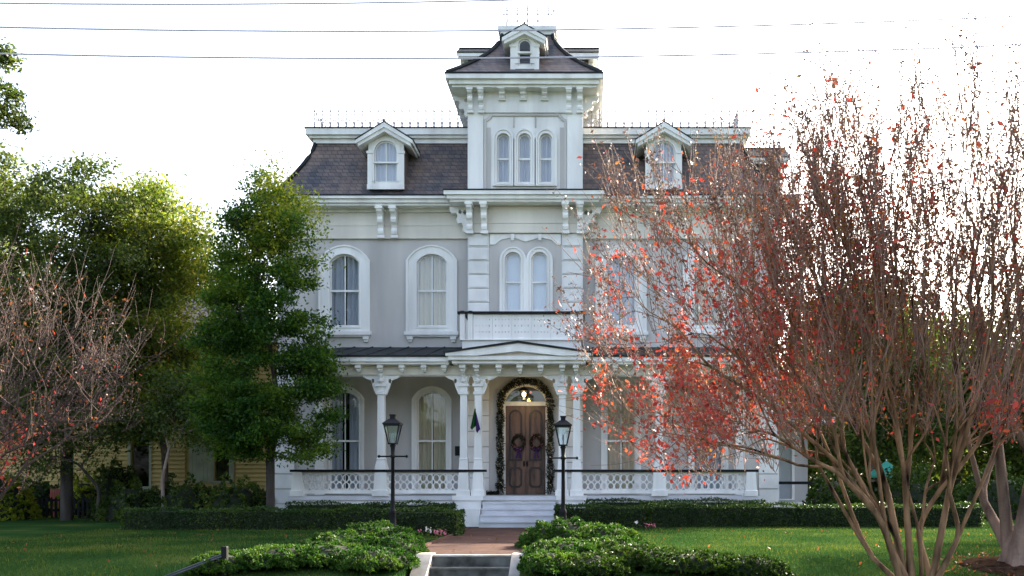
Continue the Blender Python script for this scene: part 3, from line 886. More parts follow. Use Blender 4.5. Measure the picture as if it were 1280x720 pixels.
for o, za, zb in ((0.50, 0.0, 0.07), (0.58, 0.071, 0.18), (0.66, 0.181, 0.30)):
    b.box(XA - BH - o, XA + BH + o, YB - o, YB + 0.9, BC + za, BC + zb)
b.build('bay_cornice', 'trim', house)
b = MB(); b.box(XA - BH - 0.68, XA + BH + 0.68, YB - 0.68, YB + 0.92, BC + 0.301, BC + 0.34); b.build('bay_gutter', 'darkmetal', house)
hb = BC - bz(292)
for px in (587.5, 605.5):
    x = bx(px) + 0.02
    for xx in (x, 2 * XA - x): console(xx, YB - 0.121, BC, hb, 0.44, 0.17, house)
for sx in (-1, 1):
    # brackets facing sideways
    mt = Matrix.Translation((XA + sx * BH, YB + 0.12, 0)) @ Matrix.Rotation(sx * math.pi / 2, 4, 'Z')
    bb = MB()
    h, D = hb * 0.95, 0.58
    prof = [(0, 0), (D, 0), (D * 1.02, -0.13 * h), (0.90 * D, -0.26 * h), (0.66 * D, -0.24 * h), (0.58 * D, -0.36 * h), (0.66 * D, -0.5 * h), (0.56 * D, -0.64 * h), (0.36 * D, -0.62 * h), (0.28 * D, -0.74 * h), (0.32 * D, -0.9 * h), (0.2 * D, -h), (0, -h)]
    hole_ = [(0.18 * D + 0.11 * D * math.cos(a), -0.22 * h + 0.10 * h * math.sin(a)) for a in np.linspace(0, 2 * math.pi, 9)[:-1]]
    hole2 = [(0.44 * D + 0.09 * D * math.cos(a), -0.20 * h + 0.08 * h * math.sin(a)) for a in np.linspace(0, 2 * math.pi, 9)[:-1]]
    bb.plate([(-p[0], BC + p[1]) for p in prof], [[(-p[0], BC + p[1]) for p in hole_], [(-p[0], BC + p[1]) for p in hole2]], -0.09, 0.09, 'X')
    bb.build('bracket', 'trim', house, mtx=mt)
# tower cornice, brackets, roof
b = MB()
for o, za, zb in ((0.44, 0.0, 0.07), (0.52, 0.071, 0.20), (0.62, 0.201, 0.34)):
    b.box(XA - BH - o, XA + BH + o, YB - o, YB + 3.54 + o, TZ1 + za, TZ1 + zb)
b.build('cornice', 'trim', tower)
b = MB(); b.box(XA - BH - 0.64, XA + BH + 0.64, YB - 0.64, YB + 3.54 + 0.64, TZ1 + 0.341, TZ1 + 0.39); b.build('gutter', 'darkmetal', tower)
for px in (587.5, 601):
    x = bx(px) + 0.03
    for xx in (x, 2 * XA - x): console(xx, YB - 0.091, TZ1, TZ1 - bz(142), 0.36, 0.15, tower)
for px in (628, 654.5, 681): console(bx(px), YB - 0.091, TZ1, TZ1 - bz(127), 0.34, 0.17, tower)
YT = YB + 1.77
for sx in (-1, 1):
    for yy in (YB + 0.3, YT, YB + 3.2):
        mt = Matrix.Translation((XA + sx * BH, yy, 0)) @ Matrix.Rotation(sx * math.pi / 2, 4, 'Z')
        bb = MB(); h, D = (TZ1 - bz(142)), 0.50
        bb.plate([(-p[0], TZ1 + p[1]) for p in [(0, 0), (D, 0), (D * 1.02, -0.13 * h), (0.90 * D, -0.26 * h), (0.66 * D, -0.24 * h), (0.58 * D, -0.36 * h), (0.66 * D, -0.5 * h), (0.56 * D, -0.64 * h), (0.36 * D, -0.62 * h), (0.28 * D, -0.74 * h), (0.32 * D, -0.9 * h), (0.2 * D, -h), (0, -h)]],
                 [[(-(0.2 * D + 0.1 * D * math.cos(a)), TZ1 - 0.22 * h + 0.1 * h * math.sin(a)) for a in np.linspace(0, 2 * math.pi, 9)[:-1]]], -0.08, 0.08, 'X')
        bb.build('bracket', 'trim', tower, mtx=mt)
RB = BH + 0.56
TR0, TR1 = TZ1 + 0.391, PZ(44, YT - 0.8)
b = MB(); rr = mansard(b, XA - RB, XA + RB, YT - RB, YT + RB, TR0, TR1, RB - 0.80, 12, 1.5); b.build('roof', 'slate', tower)
for k in range(4):
    b = MB(); b.tube([Vector(r[k]) + Vector((0, 0, 0.02)) for r in rr], 0.075, 6); b.build('hip_cap', 'darkmetal', tower)
b = MB(); b.box(XA - 0.86, XA + 0.86, YT - 0.86, YT + 0.86, TR1 + 0.001, TR1 + 0.12); b.box(XA - 0.94, XA + 0.94, YT - 0.94, YT + 0.94, TR1 + 0.1205, TR1 + 0.24)
b.build('curb', 'trim', tower)
b = MB()
z0 = TR1 + 0.24
for k in range(4):
    s0 = len(b.v)
    c_ = MB()
    c_.box(-0.78, 0.78, -0.79, -0.77, z0 + 0.05, z0 + 0.07); c_.box(-0.78, 0.78, -0.79, -0.77, z0 + 0.42, z0 + 0.44)
    for i in range(5):
        x = -0.66 + i * 0.33
        c_.box(x - 0.018, x + 0.018, -0.79, -0.766, z0, z0 + 0.72)
        c_.ring(x, z0 + 0.52, 0.07, 0.06, 0.016, -0.786, -0.772, 10); c_.ring(x, z0 + 0.67, 0.05, 0.06, 0.016, -0.786, -0.772, 10)
        if i < 4: c_.ring(x + 0.165, z0 + 0.22, 0.15, 0.15, 0.018, -0.786, -0.772, 12)
    c_.box(-0.80, -0.76, -0.80, -0.76, z0, z0 + 1.25)
    c_.sq(-0.78, -0.78, [(z0 + 1.25, 0.01), (z0 + 1.3, 0.04), (z0 + 1.4, 0.004)])
    c_.ring(-0.72, z0 + 1.1, 0.06, 0.06, 0.014, -0.786, -0.772, 10)
    c_.xf(Matrix.Translation((XA, YT, 0)) @ Matrix.Rotation(k * math.pi / 2, 4, 'Z')); b.add(c_.v, c_.f)
b.build('iron_cresting', 'iron', tower)
# tower dormers: front, both sides
tyf = YT - BH - 0.28
def tz(py): return PZ(py, YT - BH - 0.28)
t_args = dict(z0=TR0 + 0.0, hw=0.42, zeave=tz(53), zridge=tz(36), over=0.26, win_out=(0.2, tz(82), tz(57), 0.2), depth=1.5, vertical=False, glass='glassplain')
dormer(XA, tyf, curtain=None, **t_args)
for a in (math.pi / 2, -math.pi / 2):
    mt = Matrix.Translation((XA, YT, 0.24)) @ Matrix.Rotation(a, 4, 'Z')
    dormer(0, -(BH + 0.28), mtx=mt, curtain=None, **t_args)

# ------------------------------------------------------------------ porch
def pz(py): return PZ(py, YP)
def pxx(px): return PX(px, YP)
PX0, PX1 = pxx(366), pxx(945)
ZR0, ZR1 = pz(590), pz(587)
ZBEAM0, ZBEAM1 = pz(469), pz(457.5)
b = MB(); b.box(PX0 - 0.1, PX1 + 0.1, YP - 0.16, YW - 0.002, FLOOR - 0.12, FLOOR)
porch = b.build('porch', 'step', house)
b = MB(); b.box(PX0 - 0.02, PX1 + 0.02, YP - 0.10, YP - 0.04, FLOOR - 0.24, FLOOR - 0.1205)
for x in np.linspace(PX0 + 0.3, PX1 - 0.3, 9):
    if abs(x - XA) > 1.6: b.box(x - 0.15, x + 0.15, YP - 0.08, YP + 0.2, 0.0, FLOOR - 0.2405)
b.box(PX0, PX1, YP + 0.6, YP + 0.65, 0, FLOOR - 0.1205)
b.build('skirt', 'trim', porch)
singles = [pxx(477), 2 * XA - pxx(477)]
pairs = [pxx(580), pxx(598), 2 * XA - pxx(598), 2 * XA - pxx(580)]
SH = 0.106
for x in singles + pairs:
    b = MB()
    hp = 0.20 if x in singles else 0.165
    b.sq(x, YP, [(FLOOR, hp + 0.03), (FLOOR + 0.16, hp + 0.03), (FLOOR + 0.18, hp - 0.01), (ZR0 - 0.02, hp - 0.03)])
    b.sq(x, YP, [(ZR1 + 0.001, hp - 0.03), (ZR1 + 0.06, hp - 0.035), (ZR1 + 0.26, SH + 0.01), (ZR1 + 0.30, SH + 0.02), (ZR1 + 0.34, SH), (pz(494), SH - 0.01), (pz(493.5), SH + 0.03), (pz(490), SH + 0.035), (pz(489.5), SH), (pz(484), SH), (pz(483.5), SH + 0.045), (pz(480), SH + 0.05), (pz(479.5), SH - 0.015), (pz(473), SH + 0.01), (ZBEAM0 - 0.002, SH - 0.015)])
    b.lathe(x, YP - SH - 0.02, [(pz(480) + 0.02, 0.05), (pz(477), 0.085), (pz(473), 0.05), (pz(470), 0.075), (pz(466), 0.03)], 8)
    b.build('column', 'trim', porch)
# beam and jigsaw spandrels
def spandrel(xl, xr, bw=0.5, bd=0.62):
    zb = ZBEAM0
    pts = [(xl, zb + 0.001), (xl, zb - bd)]
    if xr - xl < 2.2 * bw: bw = (xr - xl) * 0.5 - 0.02
    half = []
    n = 18
    for i in range(n + 1):
        a = (math.pi / 2) * i / n
        k = 1 - 0.10 * abs(math.sin(a * 4))
        half.append((bw - bw * math.cos(a) * k * 0.86, -bd + bd * math.sin(a) * k))
    half[-1] = (bw, -0.035)
    pts += [(xl + h[0], zb + h[1]) for h in half]
    pts += [(xr - h[0], zb + h[1]) for h in reversed(half)]
    pts += [(xr, zb - bd), (xr, zb + 0.001)]
    out = []
    for p in pts:
        if not out or abs(p[0] - out[-1][0]) + abs(p[1] - out[-1][1]) > 1e-4: out.append(p)
    holes_ = []
    if bw > 0.4:
        for sx, xe in ((1, xl), (-1, xr)):
            holes_.append([(xe + sx * 0.16 + 0.045 * math.cos(a), zb - 0.17 + 0.07 * math.sin(a)) for a in np.linspace(0, 2 * math.pi, 9)[:-1]])
    m_ = MB(); m_.plate(out, holes_, YP - 0.045, YP + 0.045); return m_
cols = sorted(singles + pairs)
ends = [PX0 + 0.10] + cols + [PX1 - 0.10]
for i in range(len(ends) - 1):
    xl = ends[i] + (SH - 0.02 if i > 0 else 0); xr = ends[i + 1] - (SH - 0.02 if i < len(ends) - 2 else 0)
    spandrel(xl, xr, 0.52, 0.55).build('spandrel', 'trim', porch)
b = MB(); b.box(PX0 - 0.05, PX1 + 0.05, YP - 0.11, YP + 0.11, ZBEAM0, ZBEAM1 - 0.001)
for x in (PX0 + 0.06, PX1 - 0.06): b.box(x - 0.1, x + 0.1, YP + 0.1101, YW - 0.001, ZBEAM0, ZBEAM1 - 0.001)
b.build('beam', 'cream', porch)
b = MB(); b.box(PX0 - 0.04, PX1 + 0.04, YP + 0.12, YW - 0.004, ZBEAM1 - 0.06, ZBEAM1 - 0.002); b.build('ceiling', 'cream', porch)
for xa, xb in ((PX0 - 0.45, XA - 2.0), (XA + 2.0, PX1 + 0.45)):
    b = MB()
    b.box(xa, xb, YP - 0.42, YW - 0.003, ZBEAM1, ZBEAM1 + 0.07); b.box(xa - 0.05, xb, YP - 0.49, YW - 0.003, ZBEAM1 + 0.071, ZBEAM1 + 0.20)
    b.build('porch_cornice', 'trim', porch)
    # hipped metal roof with standing seams
    out_x = xa - 0.09 if xa < XA else xa; out_x2 = xb if xa < XA else xb + 0.09
    z0, z1 = ZBEAM1 + 0.2005, PZ(434, YW) 
    ye = YP - 0.53
    b = MB()
    if xa < XA: top = [(out_x + 1.3, YW - 0.001, z1), (xb, YW - 0.001, z1)]
    else: top = [(xa, YW - 0.001, z1), (out_x2 - 1.3, YW - 0.001, z1)]
    lo = [(out_x, ye, z0), (out_x2, ye, z0), (out_x2, YW - 0.001, z0), (out_x, YW - 0.001, z0)]
    b.add(lo + [(p[0], p[1], z0 + 0.05) for p in lo] + top,
          [(0, 1, 2, 3), (0, 1, 5, 4), (1, 2, 6, 5), (2, 3, 7, 6), (3, 0, 4, 7), (4, 5, 9, 8), (5, 6, 9), (7, 4, 8), (6, 7, 8, 9)])
    n = int((xb - xa) / 0.5)
    for i in range(n + 1):
        x = out_x + (out_x2 - out_x) * i / n
        xt = min(max(x, top[0][0]), top[1][0])
        if abs(xt - x) > 0.02:
            f = 1 - abs(xt - x) / 1.35
            continue
        b.tube([(x, ye, z0 + 0.06), (x, YW - 0.02, z1 + 0.01)], 0.018, 4)
    b.build('roof', 'darkmetal', porch)
def small_bracket(x, yf, zt, h=0.20, w_=0.16, d=0.26):
    bb = MB(); bb.box(x - w_ / 2, x + w_ / 2, yf - d, yf, zt - h * 0.45, zt - 0.001)
    bb.box(x - w_ * 0.36, x + w_ * 0.36, yf - d * 0.72, yf, zt - h * 0.8, zt - h * 0.4505)
    bb.box(x - w_ * 0.22, x + w_ * 0.22, yf - d * 0.5, yf, zt - h, zt - h * 0.8005)
    return bb
for px in (377, 401, 426, 451, 478, 505, 532, 557):
    x = pxx(px)
    for xx in (x, 2 * XA - x): small_bracket(xx, YP - 0.111, ZBEAM1).build('bracket', 'trim', porch)
# entry pediment
ex = 1.98
yf = YP - 0.72
ez0 = ZBEAM1 + 0.0
b = MB()
b.box(XA - ex + 0.10, XA + ex - 0.10, yf + 0.10, YW - 0.6, ez0, ez0 + 0.09); b.box(XA - ex, XA + ex, yf, YW - 0.6, ez0 + 0.091, ez0 + 0.20)
za, zp = ez0 + 0.2005, PZ(429, yf)
b.plate([(XA - ex - 0.06, za), (XA - ex - 0.06, za + 0.07), (XA, zp), (XA + ex + 0.06, za + 0.07), (XA + ex + 0.06, za), (XA + ex - 0.8, za), (XA, zp - 0.23), (XA - ex + 0.8, za)], [], yf - 0.06, yf + 0.12)
b.build('pediment', 'trim', porch)
b = MB(); b.plate([(XA - ex + 0.5, za), (XA + ex - 0.5, za), (XA, zp - 0.13)], [], yf + 0.121, yf + 0.16); b.build('tympanum', 'cream', porch)
b = MB(); b.plate([(XA - ex - 0.11, za + 0.072), (XA - ex - 0.11, za + 0.115), (XA, zp + 0.06), (XA + ex + 0.11, za + 0.115), (XA + ex + 0.11, za + 0.072), (XA, zp + 0.003)], [], yf - 0.11, YW - 0.6); b.build('entry_roof', 'darkmetal', porch)
for px in (579, 596, 624, 650, 676, 703, 720):
    small_bracket(PX(px, yf + 0.4), YP - 0.111, ez0, 0.24, 0.17, 0.42).build('bracket', 'trim', porch)
# railings with interlaced ovals
def railing(xl, xr):
    bb = MB()
    zt, zb = ZR0 - 0.06, FLOOR + 0.17
    bb.box(xl, xr, YP - 0.03, YP + 0.03, zt + 0.0005, ZR0 - 0.001); bb.box(xl, xr, YP - 0.03, YP + 0.03, zb - 0.10, zb - 0.0005)
    L = xr - xl; n = max(1, int(round(L / 0.185))); p = L / n; hh = (zt - zb) / 2
    for r_ in range(2):
        for i in range(n):
            o = 0.004 if (i + r_) % 2 else 0.0
            bb.ring(xl + (i + 0.5) * p, zb + hh * (r_ + 0.5), p * 0.53, hh * 0.53, 0.030, YP - 0.014 - o, YP + 0.012 - o, 14)
    return bb
segs = [(PX0 + 0.3, singles[0] - 0.17), (singles[0] + 0.17, pairs[0] - 0.135), (pairs[0] + 0.135, pairs[1] - 0.135), (pairs[2] + 0.135, pairs[3] - 0.135), (pairs[3] + 0.135, singles[1] - 0.17), (singles[1] + 0.17, PX1 - 0.3)]
for a_, c_ in segs:
    railing(a_, c_).build('railing', 'trim', porch)
for xa, xb in ((PX0 - 0.05, pairs[1] + 0.23), (pairs[2] - 0.23, PX1 + 0.05)):
    b = MB(); b.box(xa, xb, YP - 0.13, YP + 0.13, ZR0, ZR1); b.build('handrail', 'black', porch)
for sx, xe in ((-1, PX0), (1, PX1)):
    xc = xe - sx * 0.16
    b = MB(); b.sq(xc, YP, [(FLOOR, 0.19), (FLOOR + 0.15, 0.19), (FLOOR + 0.17, 0.16), (ZR0 - 0.001, 0.13)]); b.build('end_post', 'trim', porch)
    b = MB(); b.sq(xe - sx * 0.1, YW - 0.16, [(FLOOR, 0.14), (ZBEAM0 - 0.001, 0.12)]); b.build('pilaster', 'trim', porch)
    b = railing(YP + 0.15, YW - 0.32)
    b.v = [(xc, v[0], v[2]) if False else (xc + (v[1] - YP), v[0], v[2]) for v in b.v]
    b.build('railing', 'trim', porch)
    b = MB(); b.box(xc - 0.12, xc + 0.12, YP + 0.131, YW - 0.31, ZR0, ZR1); b.build('handrail', 'black', porch)
# pedestals and front steps
sx0, sx1 = pairs[1] + 0.17, pairs[2] - 0.17
for xa, xb in ((pairs[0] - 0.3, sx0 - 0.004), (sx1 + 0.004, pairs[3] + 0.3)):
    b = MB(); b.box(xa, xb, YP - 0.3, YP + 0.3, FLOOR - 0.12, FLOOR + 0.015); b.box(xa + 0.06, xb - 0.06, YP - 0.24, YP + 0.24, 0, FLOOR - 0.1205)
    b.box(xa + 0.10, xb - 0.02, YP - 0.95, YP - 0.2405, 0, FLOOR - 0.36)
    b.build('pedestal', 'quoin', porch)
b = MB()
NS = 5; rh = FLOOR / (NS)
for i in range(NS - 1):
    b.box(sx0, sx1, YP - 0.16 - 0.30 * (NS - 1 - i), YP - 0.165, 0 if i == 0 else rh * i + 0.0005, rh * (i + 1) - 0.04)
    b.box(sx0 - 0.0, sx1 + 0.0, YP - 0.16 - 0.30 * (NS - 1 - i) - 0.03, YP - 0.165, rh * (i + 1) - 0.0395, rh * (i + 1))
b.build('front_steps', 'step', porch)
# balcony over the entry
yb_ = 28.05
zb0, zb1 = PZ(424, yb_), PZ(392, yb_)
BW = 1.80
b = MB(); b.box(XA - BW + 0.06, XA + BW - 0.06, yb_ + 0.05, YB - 0.051, 4.9, zb0 - 0.03); b.box(XA - BW, XA + BW, yb_ - 0.02, YB - 0.051, zb0 - 0.0295, zb0)
bal = b.build('balcony', 'trim', house)
def bal_panel(L):
    n = max(1, int(round(L / 0.62))); bb = MB(); p = L / n; h = zb1 - zb0 - 0.02
    for i in range(n):
        xa, xb = i * p + 0.004, (i + 1) * p - 0.004
        hs = []
        c = (xa + xb) / 2
        for k in range(-2, 3):
            u = c + k * p * 0.17
            for zz, rr_ in ((0.30, 0.018), (0.55, 0.03), (0.80, 0.018)):
                if abs(k) == 1 and zz == 0.55: rr_ = 0.016
                hs.append([(u + rr_ * math.cos(a) * (0.7 if zz == 0.55 else 1), h * zz + rr_ * 1.3 * math.sin(a)) for a in np.linspace(0, 2 * math.pi, 7)[:-1]])
        bb.plate([(xa, 0.0), (xb, 0.0), (xb, h), (xa, h)], hs, -0.02, 0.02)
    return bb
posts_x = [-BW + 0.07, -BW + 0.30, BW - 0.30, BW - 0.07]
for x in posts_x:
    b = MB(); b.box(XA + x - 0.07, XA + x + 0.07, yb_, yb_ + 0.14, zb0 + 0.0005, zb1 - 0.001); b.build('post', 'trim', bal)
q = bal_panel(2 * (BW - 0.38)); q.v = [(XA - BW + 0.38 + v[0], yb_ + 0.07 + v[1], zb0 + 0.001 + v[2]) for v in q.v]; q.build('railing', 'trim', bal)
for sx in (-1, 1):
    q = bal_panel(YB - yb_ - 0.22); q.v = [(XA + sx * (BW - 0.07) + v[1], yb_ + 0.145 + v[0], zb0 + 0.001 + v[2]) for v in q.v]; q.build('railing', 'trim', bal)
b = MB(); b.box(XA - BW - 0.07, XA + BW + 0.07, yb_ - 0.05, yb_ + 0.19, zb1, zb1 + 0.06)
for sx in (-1, 1): b.box(XA + sx * (BW - 0.07) - 0.11, XA + sx * (BW - 0.07) + 0.11, yb_ + 0.1905, YB - 0.06, zb1, zb1 + 0.06)
for x in (posts_x[1], posts_x[2], posts_x[0], posts_x[3]): b.frus((XA + x - 0.09, XA + x + 0.09, yb_ - 0.03, yb_ + 0.17, zb1 + 0.0605), (XA + x - 0.03, XA + x + 0.03, yb_ + 0.04, yb_ + 0.1, zb1 + 0.095))
b.build('handrail', 'black', bal)
# front door
yd2 = YB + 0.10
ZTR = bz(507)
b = MB()
b.plate(arch(XA, DOORHW - 0.001, FLOOR + 0.001, ZARC, bz(478) - ZARC - 0.001, 16), [arch(XA, DOORHW - 0.12, FLOOR + 0.002, ZARC, bz(478) - ZARC - 0.12, 16)], yd2 - 0.03, yd2 + 0.05)
b.box(XA - DOORHW + 0.1205, XA + DOORHW - 0.1205, yd2 - 0.03, yd2 + 0.05, ZTR, ZTR + 0.13)
frame = b.build('door_frame', 'trim', house)
b = MB(); b.sheet(arch(XA, DOORHW - 0.12, ZTR + 0.13, ZARC, bz(478) - ZARC - 0.12, 16), yd2 + 0.01); b.build('fanlight', 'glass', frame)
b = MB(); b.box(XA - 0.7, XA + 0.7, yd2 + 0.5, yd2 + 0.55, ZTR - 0.1, 4.6); b.build('hall_wall', 'hall', house)
lw = DOORHW - 0.1225
for sx in (-1, 1):
    xa, xb = (XA - lw, XA - 0.004) if sx < 0 else (XA + 0.004, XA + lw)
    b = MB(); b.box(xa, xb, yd2, yd2 + 0.05, FLOOR + 0.02, ZTR - 0.002)
    d = b.build('door', 'wood', house)
    c = (xa + xb) / 2; hw = (xb - xa) / 2 - 0.10
    b = MB()
    z0, z1 = FLOOR + 1.05, ZTR - 0.12 - hw
    b.plate(arch(c, hw, z0, z1, hw), [arch(c, hw - 0.06, z0 + 0.06, z1, hw - 0.06)], yd2 - 0.03, yd2 - 0.0005)
    def oct_(h, za_, zb_, k): return [(c - h + k, za_), (c + h - k, za_), (c + h, za_ + k), (c + h, zb_ - k), (c + h - k, zb_), (c - h + k, zb_), (c - h, zb_ - k), (c - h, za_ + k)]
    b.plate(oct_(hw, FLOOR + 0.22, FLOOR + 0.86, 0.08), [oct_(hw - 0.06, FLOOR + 0.28, FLOOR + 0.80, 0.055)], yd2 - 0.03, yd2 - 0.0005)
    b.build('moulding', 'wooddark', d)
    b = MB(); b.box(xa + 0.02 if sx > 0 else xb - 0.07, xa + 0.07 if sx > 0 else xb - 0.02, yd2 - 0.025, yd2 - 0.001, FLOOR + 0.88, FLOOR + 1.05)
    hx = xa + 0.045 if sx > 0 else xb - 0.045
    b.lathe(hx, yd2 - 0.05, [(FLOOR + 0.93, 0.01), (FLOOR + 0.95, 0.03), (FLOOR + 0.98, 0.03), (FLOOR + 1.0, 0.01)], 10); b.build('handle', 'black', d)
b = MB(); b.box(bx(566), bx(573.5), YW - 0.03, YW - 0.001, bz(569), bz(557)); b.box(bx(566) + 0.02, bx(573.5) - 0.02, YW - 0.036, YW - 0.0305, bz(569) + 0.02, bz(557) - 0.02); b.build('plaque', 'black', house)
# open side porch to the right, set back
sw = MB(); sw.box(X1 + 0.06, 8.2, YW + 2.6, YW + 8, 0, 0.50)
wing = sw.build('side_porch', 'quoin', house)
b = MB(); b.box(X1 + 0.06, 8.0, YW + 5.4, YW + 5.6, 0.501, 3.25); b.build('back_wall', 'wall', wing)
b = MB(); b.box(X1 + 0.06, 8.3, YW + 2.5, YW + 8.1, 3.251, 3.45); b.build('cornice', 'wall', wing)
b = MB(); b.frus((X1 + 0.06, 8.35, YW + 2.45, YW + 8.2, 3.4505), (X1 + 0.06, 7.0, YW + 4.2, YW + 7.0, 4.0)); b.build('roof', 'darkmetal', wing)
b = MB(); b.box(X1 + 0.06, 8.0, YW + 2.7, YW + 2.8, 1.15, 1.25); b.build('handrail', 'black', wing)
b = MB(); b.plate([(6.3, 0.55), (7.5, 0.55), (7.5, 2.9), (6.3, 2.9)], [[(6.4, 0.6), (6.87, 0.6), (6.87, 2.8), (6.4, 2.8)], [(6.93, 0.6), (7.4, 0.6), (7.4, 2.8), (6.93, 2.8)]], YW + 5.33, YW + 5.399); b.build('sash', 'trim', wing)
b = MB(); b.sheet([(6.35, 0.58), (7.45, 0.58), (7.45, 2.85), (6.35, 2.85)], YW + 5.37); b.build('pane', 'glass', wing)

# ------------------------------------------------------------------ garland, wreaths, lantern, flag
def tuft_path(path, n, rad):
    path = np.array(path, float); sl = np.linalg.norm(np.diff(path, axis=0), axis=1); cs = np.concatenate([[0], np.cumsum(sl)])
    u = rng.uniform(0, cs[-1], n)
    P = np.stack([np.interp(u, cs, path[:, k]) for k in range(3)], 1)
    o = unit(rng.normal(size=(n, 3))) * (rad * rng.uniform(0.3, 1.0, n) ** 0.5 * (1 + 0.25 * np.sin(u * 9)))[:, None]
    return P + o, unit(o)
yg = YB - 0.08
gpath = [(XA - DOORHW - 0.03, yg, FLOOR + 0.05), (XA - DOORHW - 0.03, yg, ZARC)]
ri = bz(478) - ZARC
gpath += [(XA - (DOORHW + 0.03) * math.cos(a), yg, ZARC + (ri + 0.03) * math.sin(a)) for a in np.linspace(0, math.pi, 15)[1:-1]]
gpath += [(XA + DOORHW + 0.03, yg, ZARC), (XA + DOORHW + 0.03, yg, FLOOR + 0.05)]
gar = empty('garland', (XA, yg, FLOOR)); tag(gar, 'dark evergreen garland with gold ornaments wrapped round the arched front doorway', 'garland')
P, D = tuft_path(gpath, 7000, 0.125); leaves('foliage', P, 0.085, 'garland', gar, 0.28, D)
P, D = tuft_path(gpath, 130, 0.13); P[:, 1] = yg - np.abs(P[:, 1] - yg) - 0.02
leaves('ornaments', P, 0.045, 'gold', gar, 0.9)
for k, px in enumerate((648, 670.5)):
    xw = bx(px); zw = bz(553)
    wr = empty('wreath', (xw, yd2 - 0.06, zw)); tag(wr, ('dark wreath with a purple bow hanging on the left leaf of the wooden front door', 'dark wreath with a purple bow hanging on the right leaf of the wooden front door')[k], 'wreath', 'wreaths on the front door')
    cp = [(xw + 0.17 * math.cos(a), yd2 - 0.06, zw + 0.22 * math.sin(a)) for a in np.linspace(0, 2 * math.pi, 17)]
    P, D = tuft_path(cp, 900, 0.07); leaves('foliage', P, 0.06, 'garland', wr, 0.3, D)
    P, D = tuft_path(cp, 40, 0.07); P[:, 1] = yd2 - 0.06 - np.abs(P[:, 1] - yd2 + 0.06) - 0.01; leaves('berries', P, 0.04, 'pinkflower', wr, 0.9)
    b = MB()
    for s_ in (-1, 1):
        b.plate([(xw, zw - 0.22), (xw + s_ * 0.10, zw - 0.15), (xw + s_ * 0.11, zw - 0.25)], [], yd2 - 0.13, yd2 - 0.12)
        b.plate([(xw, zw - 0.23), (xw + s_ * 0.03, zw - 0.24), (xw + s_ * 0.09, zw - 0.50), (xw + s_ * 0.03, zw - 0.48)], [], yd2 - 0.12 - 0.003 * s_, yd2 - 0.112 - 0.003 * s_)
    b.build('bow', 'purple', wr)
th = empty('garland', (XA, YB - 0.2, FLOOR)); tag(th, 'short dark garland lying on the porch floor beside the door', 'garland')
P, D = tuft_path([(XA - 1.35, YB - 0.2, FLOOR + 0.05), (XA - 0.82, YB - 0.2, FLOOR + 0.05)], 700, 0.075); P[:, 2] = np.maximum(P[:, 2], FLOOR + 0.005)
leaves('foliage', P, 0.07, 'garland', th, 0.3, D)
yl = 28.7
xl_, zl_ = PX(655, yl), PZ(493, yl)
lan = empty('porch_lantern', (xl_, yl, zl_)); tag(lan, 'glowing glass lantern hanging from the porch ceiling in front of the door', 'lantern')
b = MB(); b.tube([(xl_, yl, zl_ + 0.16), (xl_, yl, ZBEAM1 - 0.062)], 0.012, 6); b.sq(xl_, yl, [(ZBEAM1 - 0.10, 0.06), (ZBEAM1 - 0.062, 0.08)]); b.build('chain', 'black', lan)
b = MB()
b.sq(xl_, yl, [(zl_ + 0.10, 0.15), (zl_ + 0.12, 0.15), (zl_ + 0.22, 0.03)]); b.sq(xl_, yl, [(zl_ - 0.14, 0.06), (zl_ - 0.12, 0.08)])
for sx in (-1, 1):
    for sy in (-1, 1): b.tube([(xl_ + sx * 0.07, yl + sy * 0.07, zl_ - 0.13), (xl_ + sx * 0.12, yl + sy * 0.12, zl_ + 0.105)], 0.009, 4)
b.build('frame', 'black', lan)
b = MB(); b.lathe(xl_, yl, [(zl_ - 0.07, 0.02), (zl_ - 0.03, 0.05), (zl_ + 0.03, 0.05), (zl_ + 0.07, 0.02)], 10); b.build('bulb', 'lamp', lan)
pl = bpy.data.lights.new('porch_lamp_light', 'POINT'); pl.energy = 3.0; pl.color = (1, 0.7, 0.35); pl.shadow_soft_size = 0.05
po = bpy.data.objects.new('porch_lamp_light', pl); COL.objects.link(po); po.location = (xl_, yl, zl_ - 0.18)
yfl = YP - 0.30
xf0, zf0 = PX(594, yfl), PZ(511, yfl)
fl = empty('flag', (xf0, yfl, zf0)); tag(fl, 'furled green and purple flag hanging from a short pole on the porch column', 'flag')
b = MB(); b.tube([(PX(597, YP), YP - 0.10, PZ(526, YP)), (xf0, yfl - 0.06, zf0 + 0.04)], 0.014, 6); b.lathe(xf0, yfl - 0.06, [(zf0 + 0.03, 0.005), (zf0 + 0.06, 0.025), (zf0 + 0.09, 0.005)], 8); b.build('pole', 'trim', fl)
def fold(x0t, x1t, x0b, x1b, zt, zb, y, mat, name):
    b = MB(); n, m_ = 10, 8
    for k in range(m_ + 1):
        t = k / m_
        for i in range(n + 1):
            u = i / n
            b.v.append((x0t + (x0b - x0t) * t + u * ((x1t - x0t) * (1 - t) + (x1b - x0b) * t), y + 0.05 * math.sin(u * 9) * (0.3 + t), zt + (zb - zt) * t - 0.05 * t * math.sin(u * 5)))
    for k in range(m_):
        for i in range(n):
            q_ = k * (n + 1) + i; b.f.append((q_, q_ + 1, q_ + n + 2, q_ + n + 1))
    return b.build(name, mat, fl, True)
fold(xf0 - 0.01, xf0 + 0.02, xf0 - 0.13, xf0 + 0.03, zf0, PZ(535, yfl), yfl - 0.06, 'green', 'green_cloth')
fold(xf0 + 0.0, xf0 + 0.03, xf0 + 0.03, xf0 + 0.15, zf0 - 0.1, PZ(539, yfl), yfl - 0.05, 'purple', 'purple_cloth')

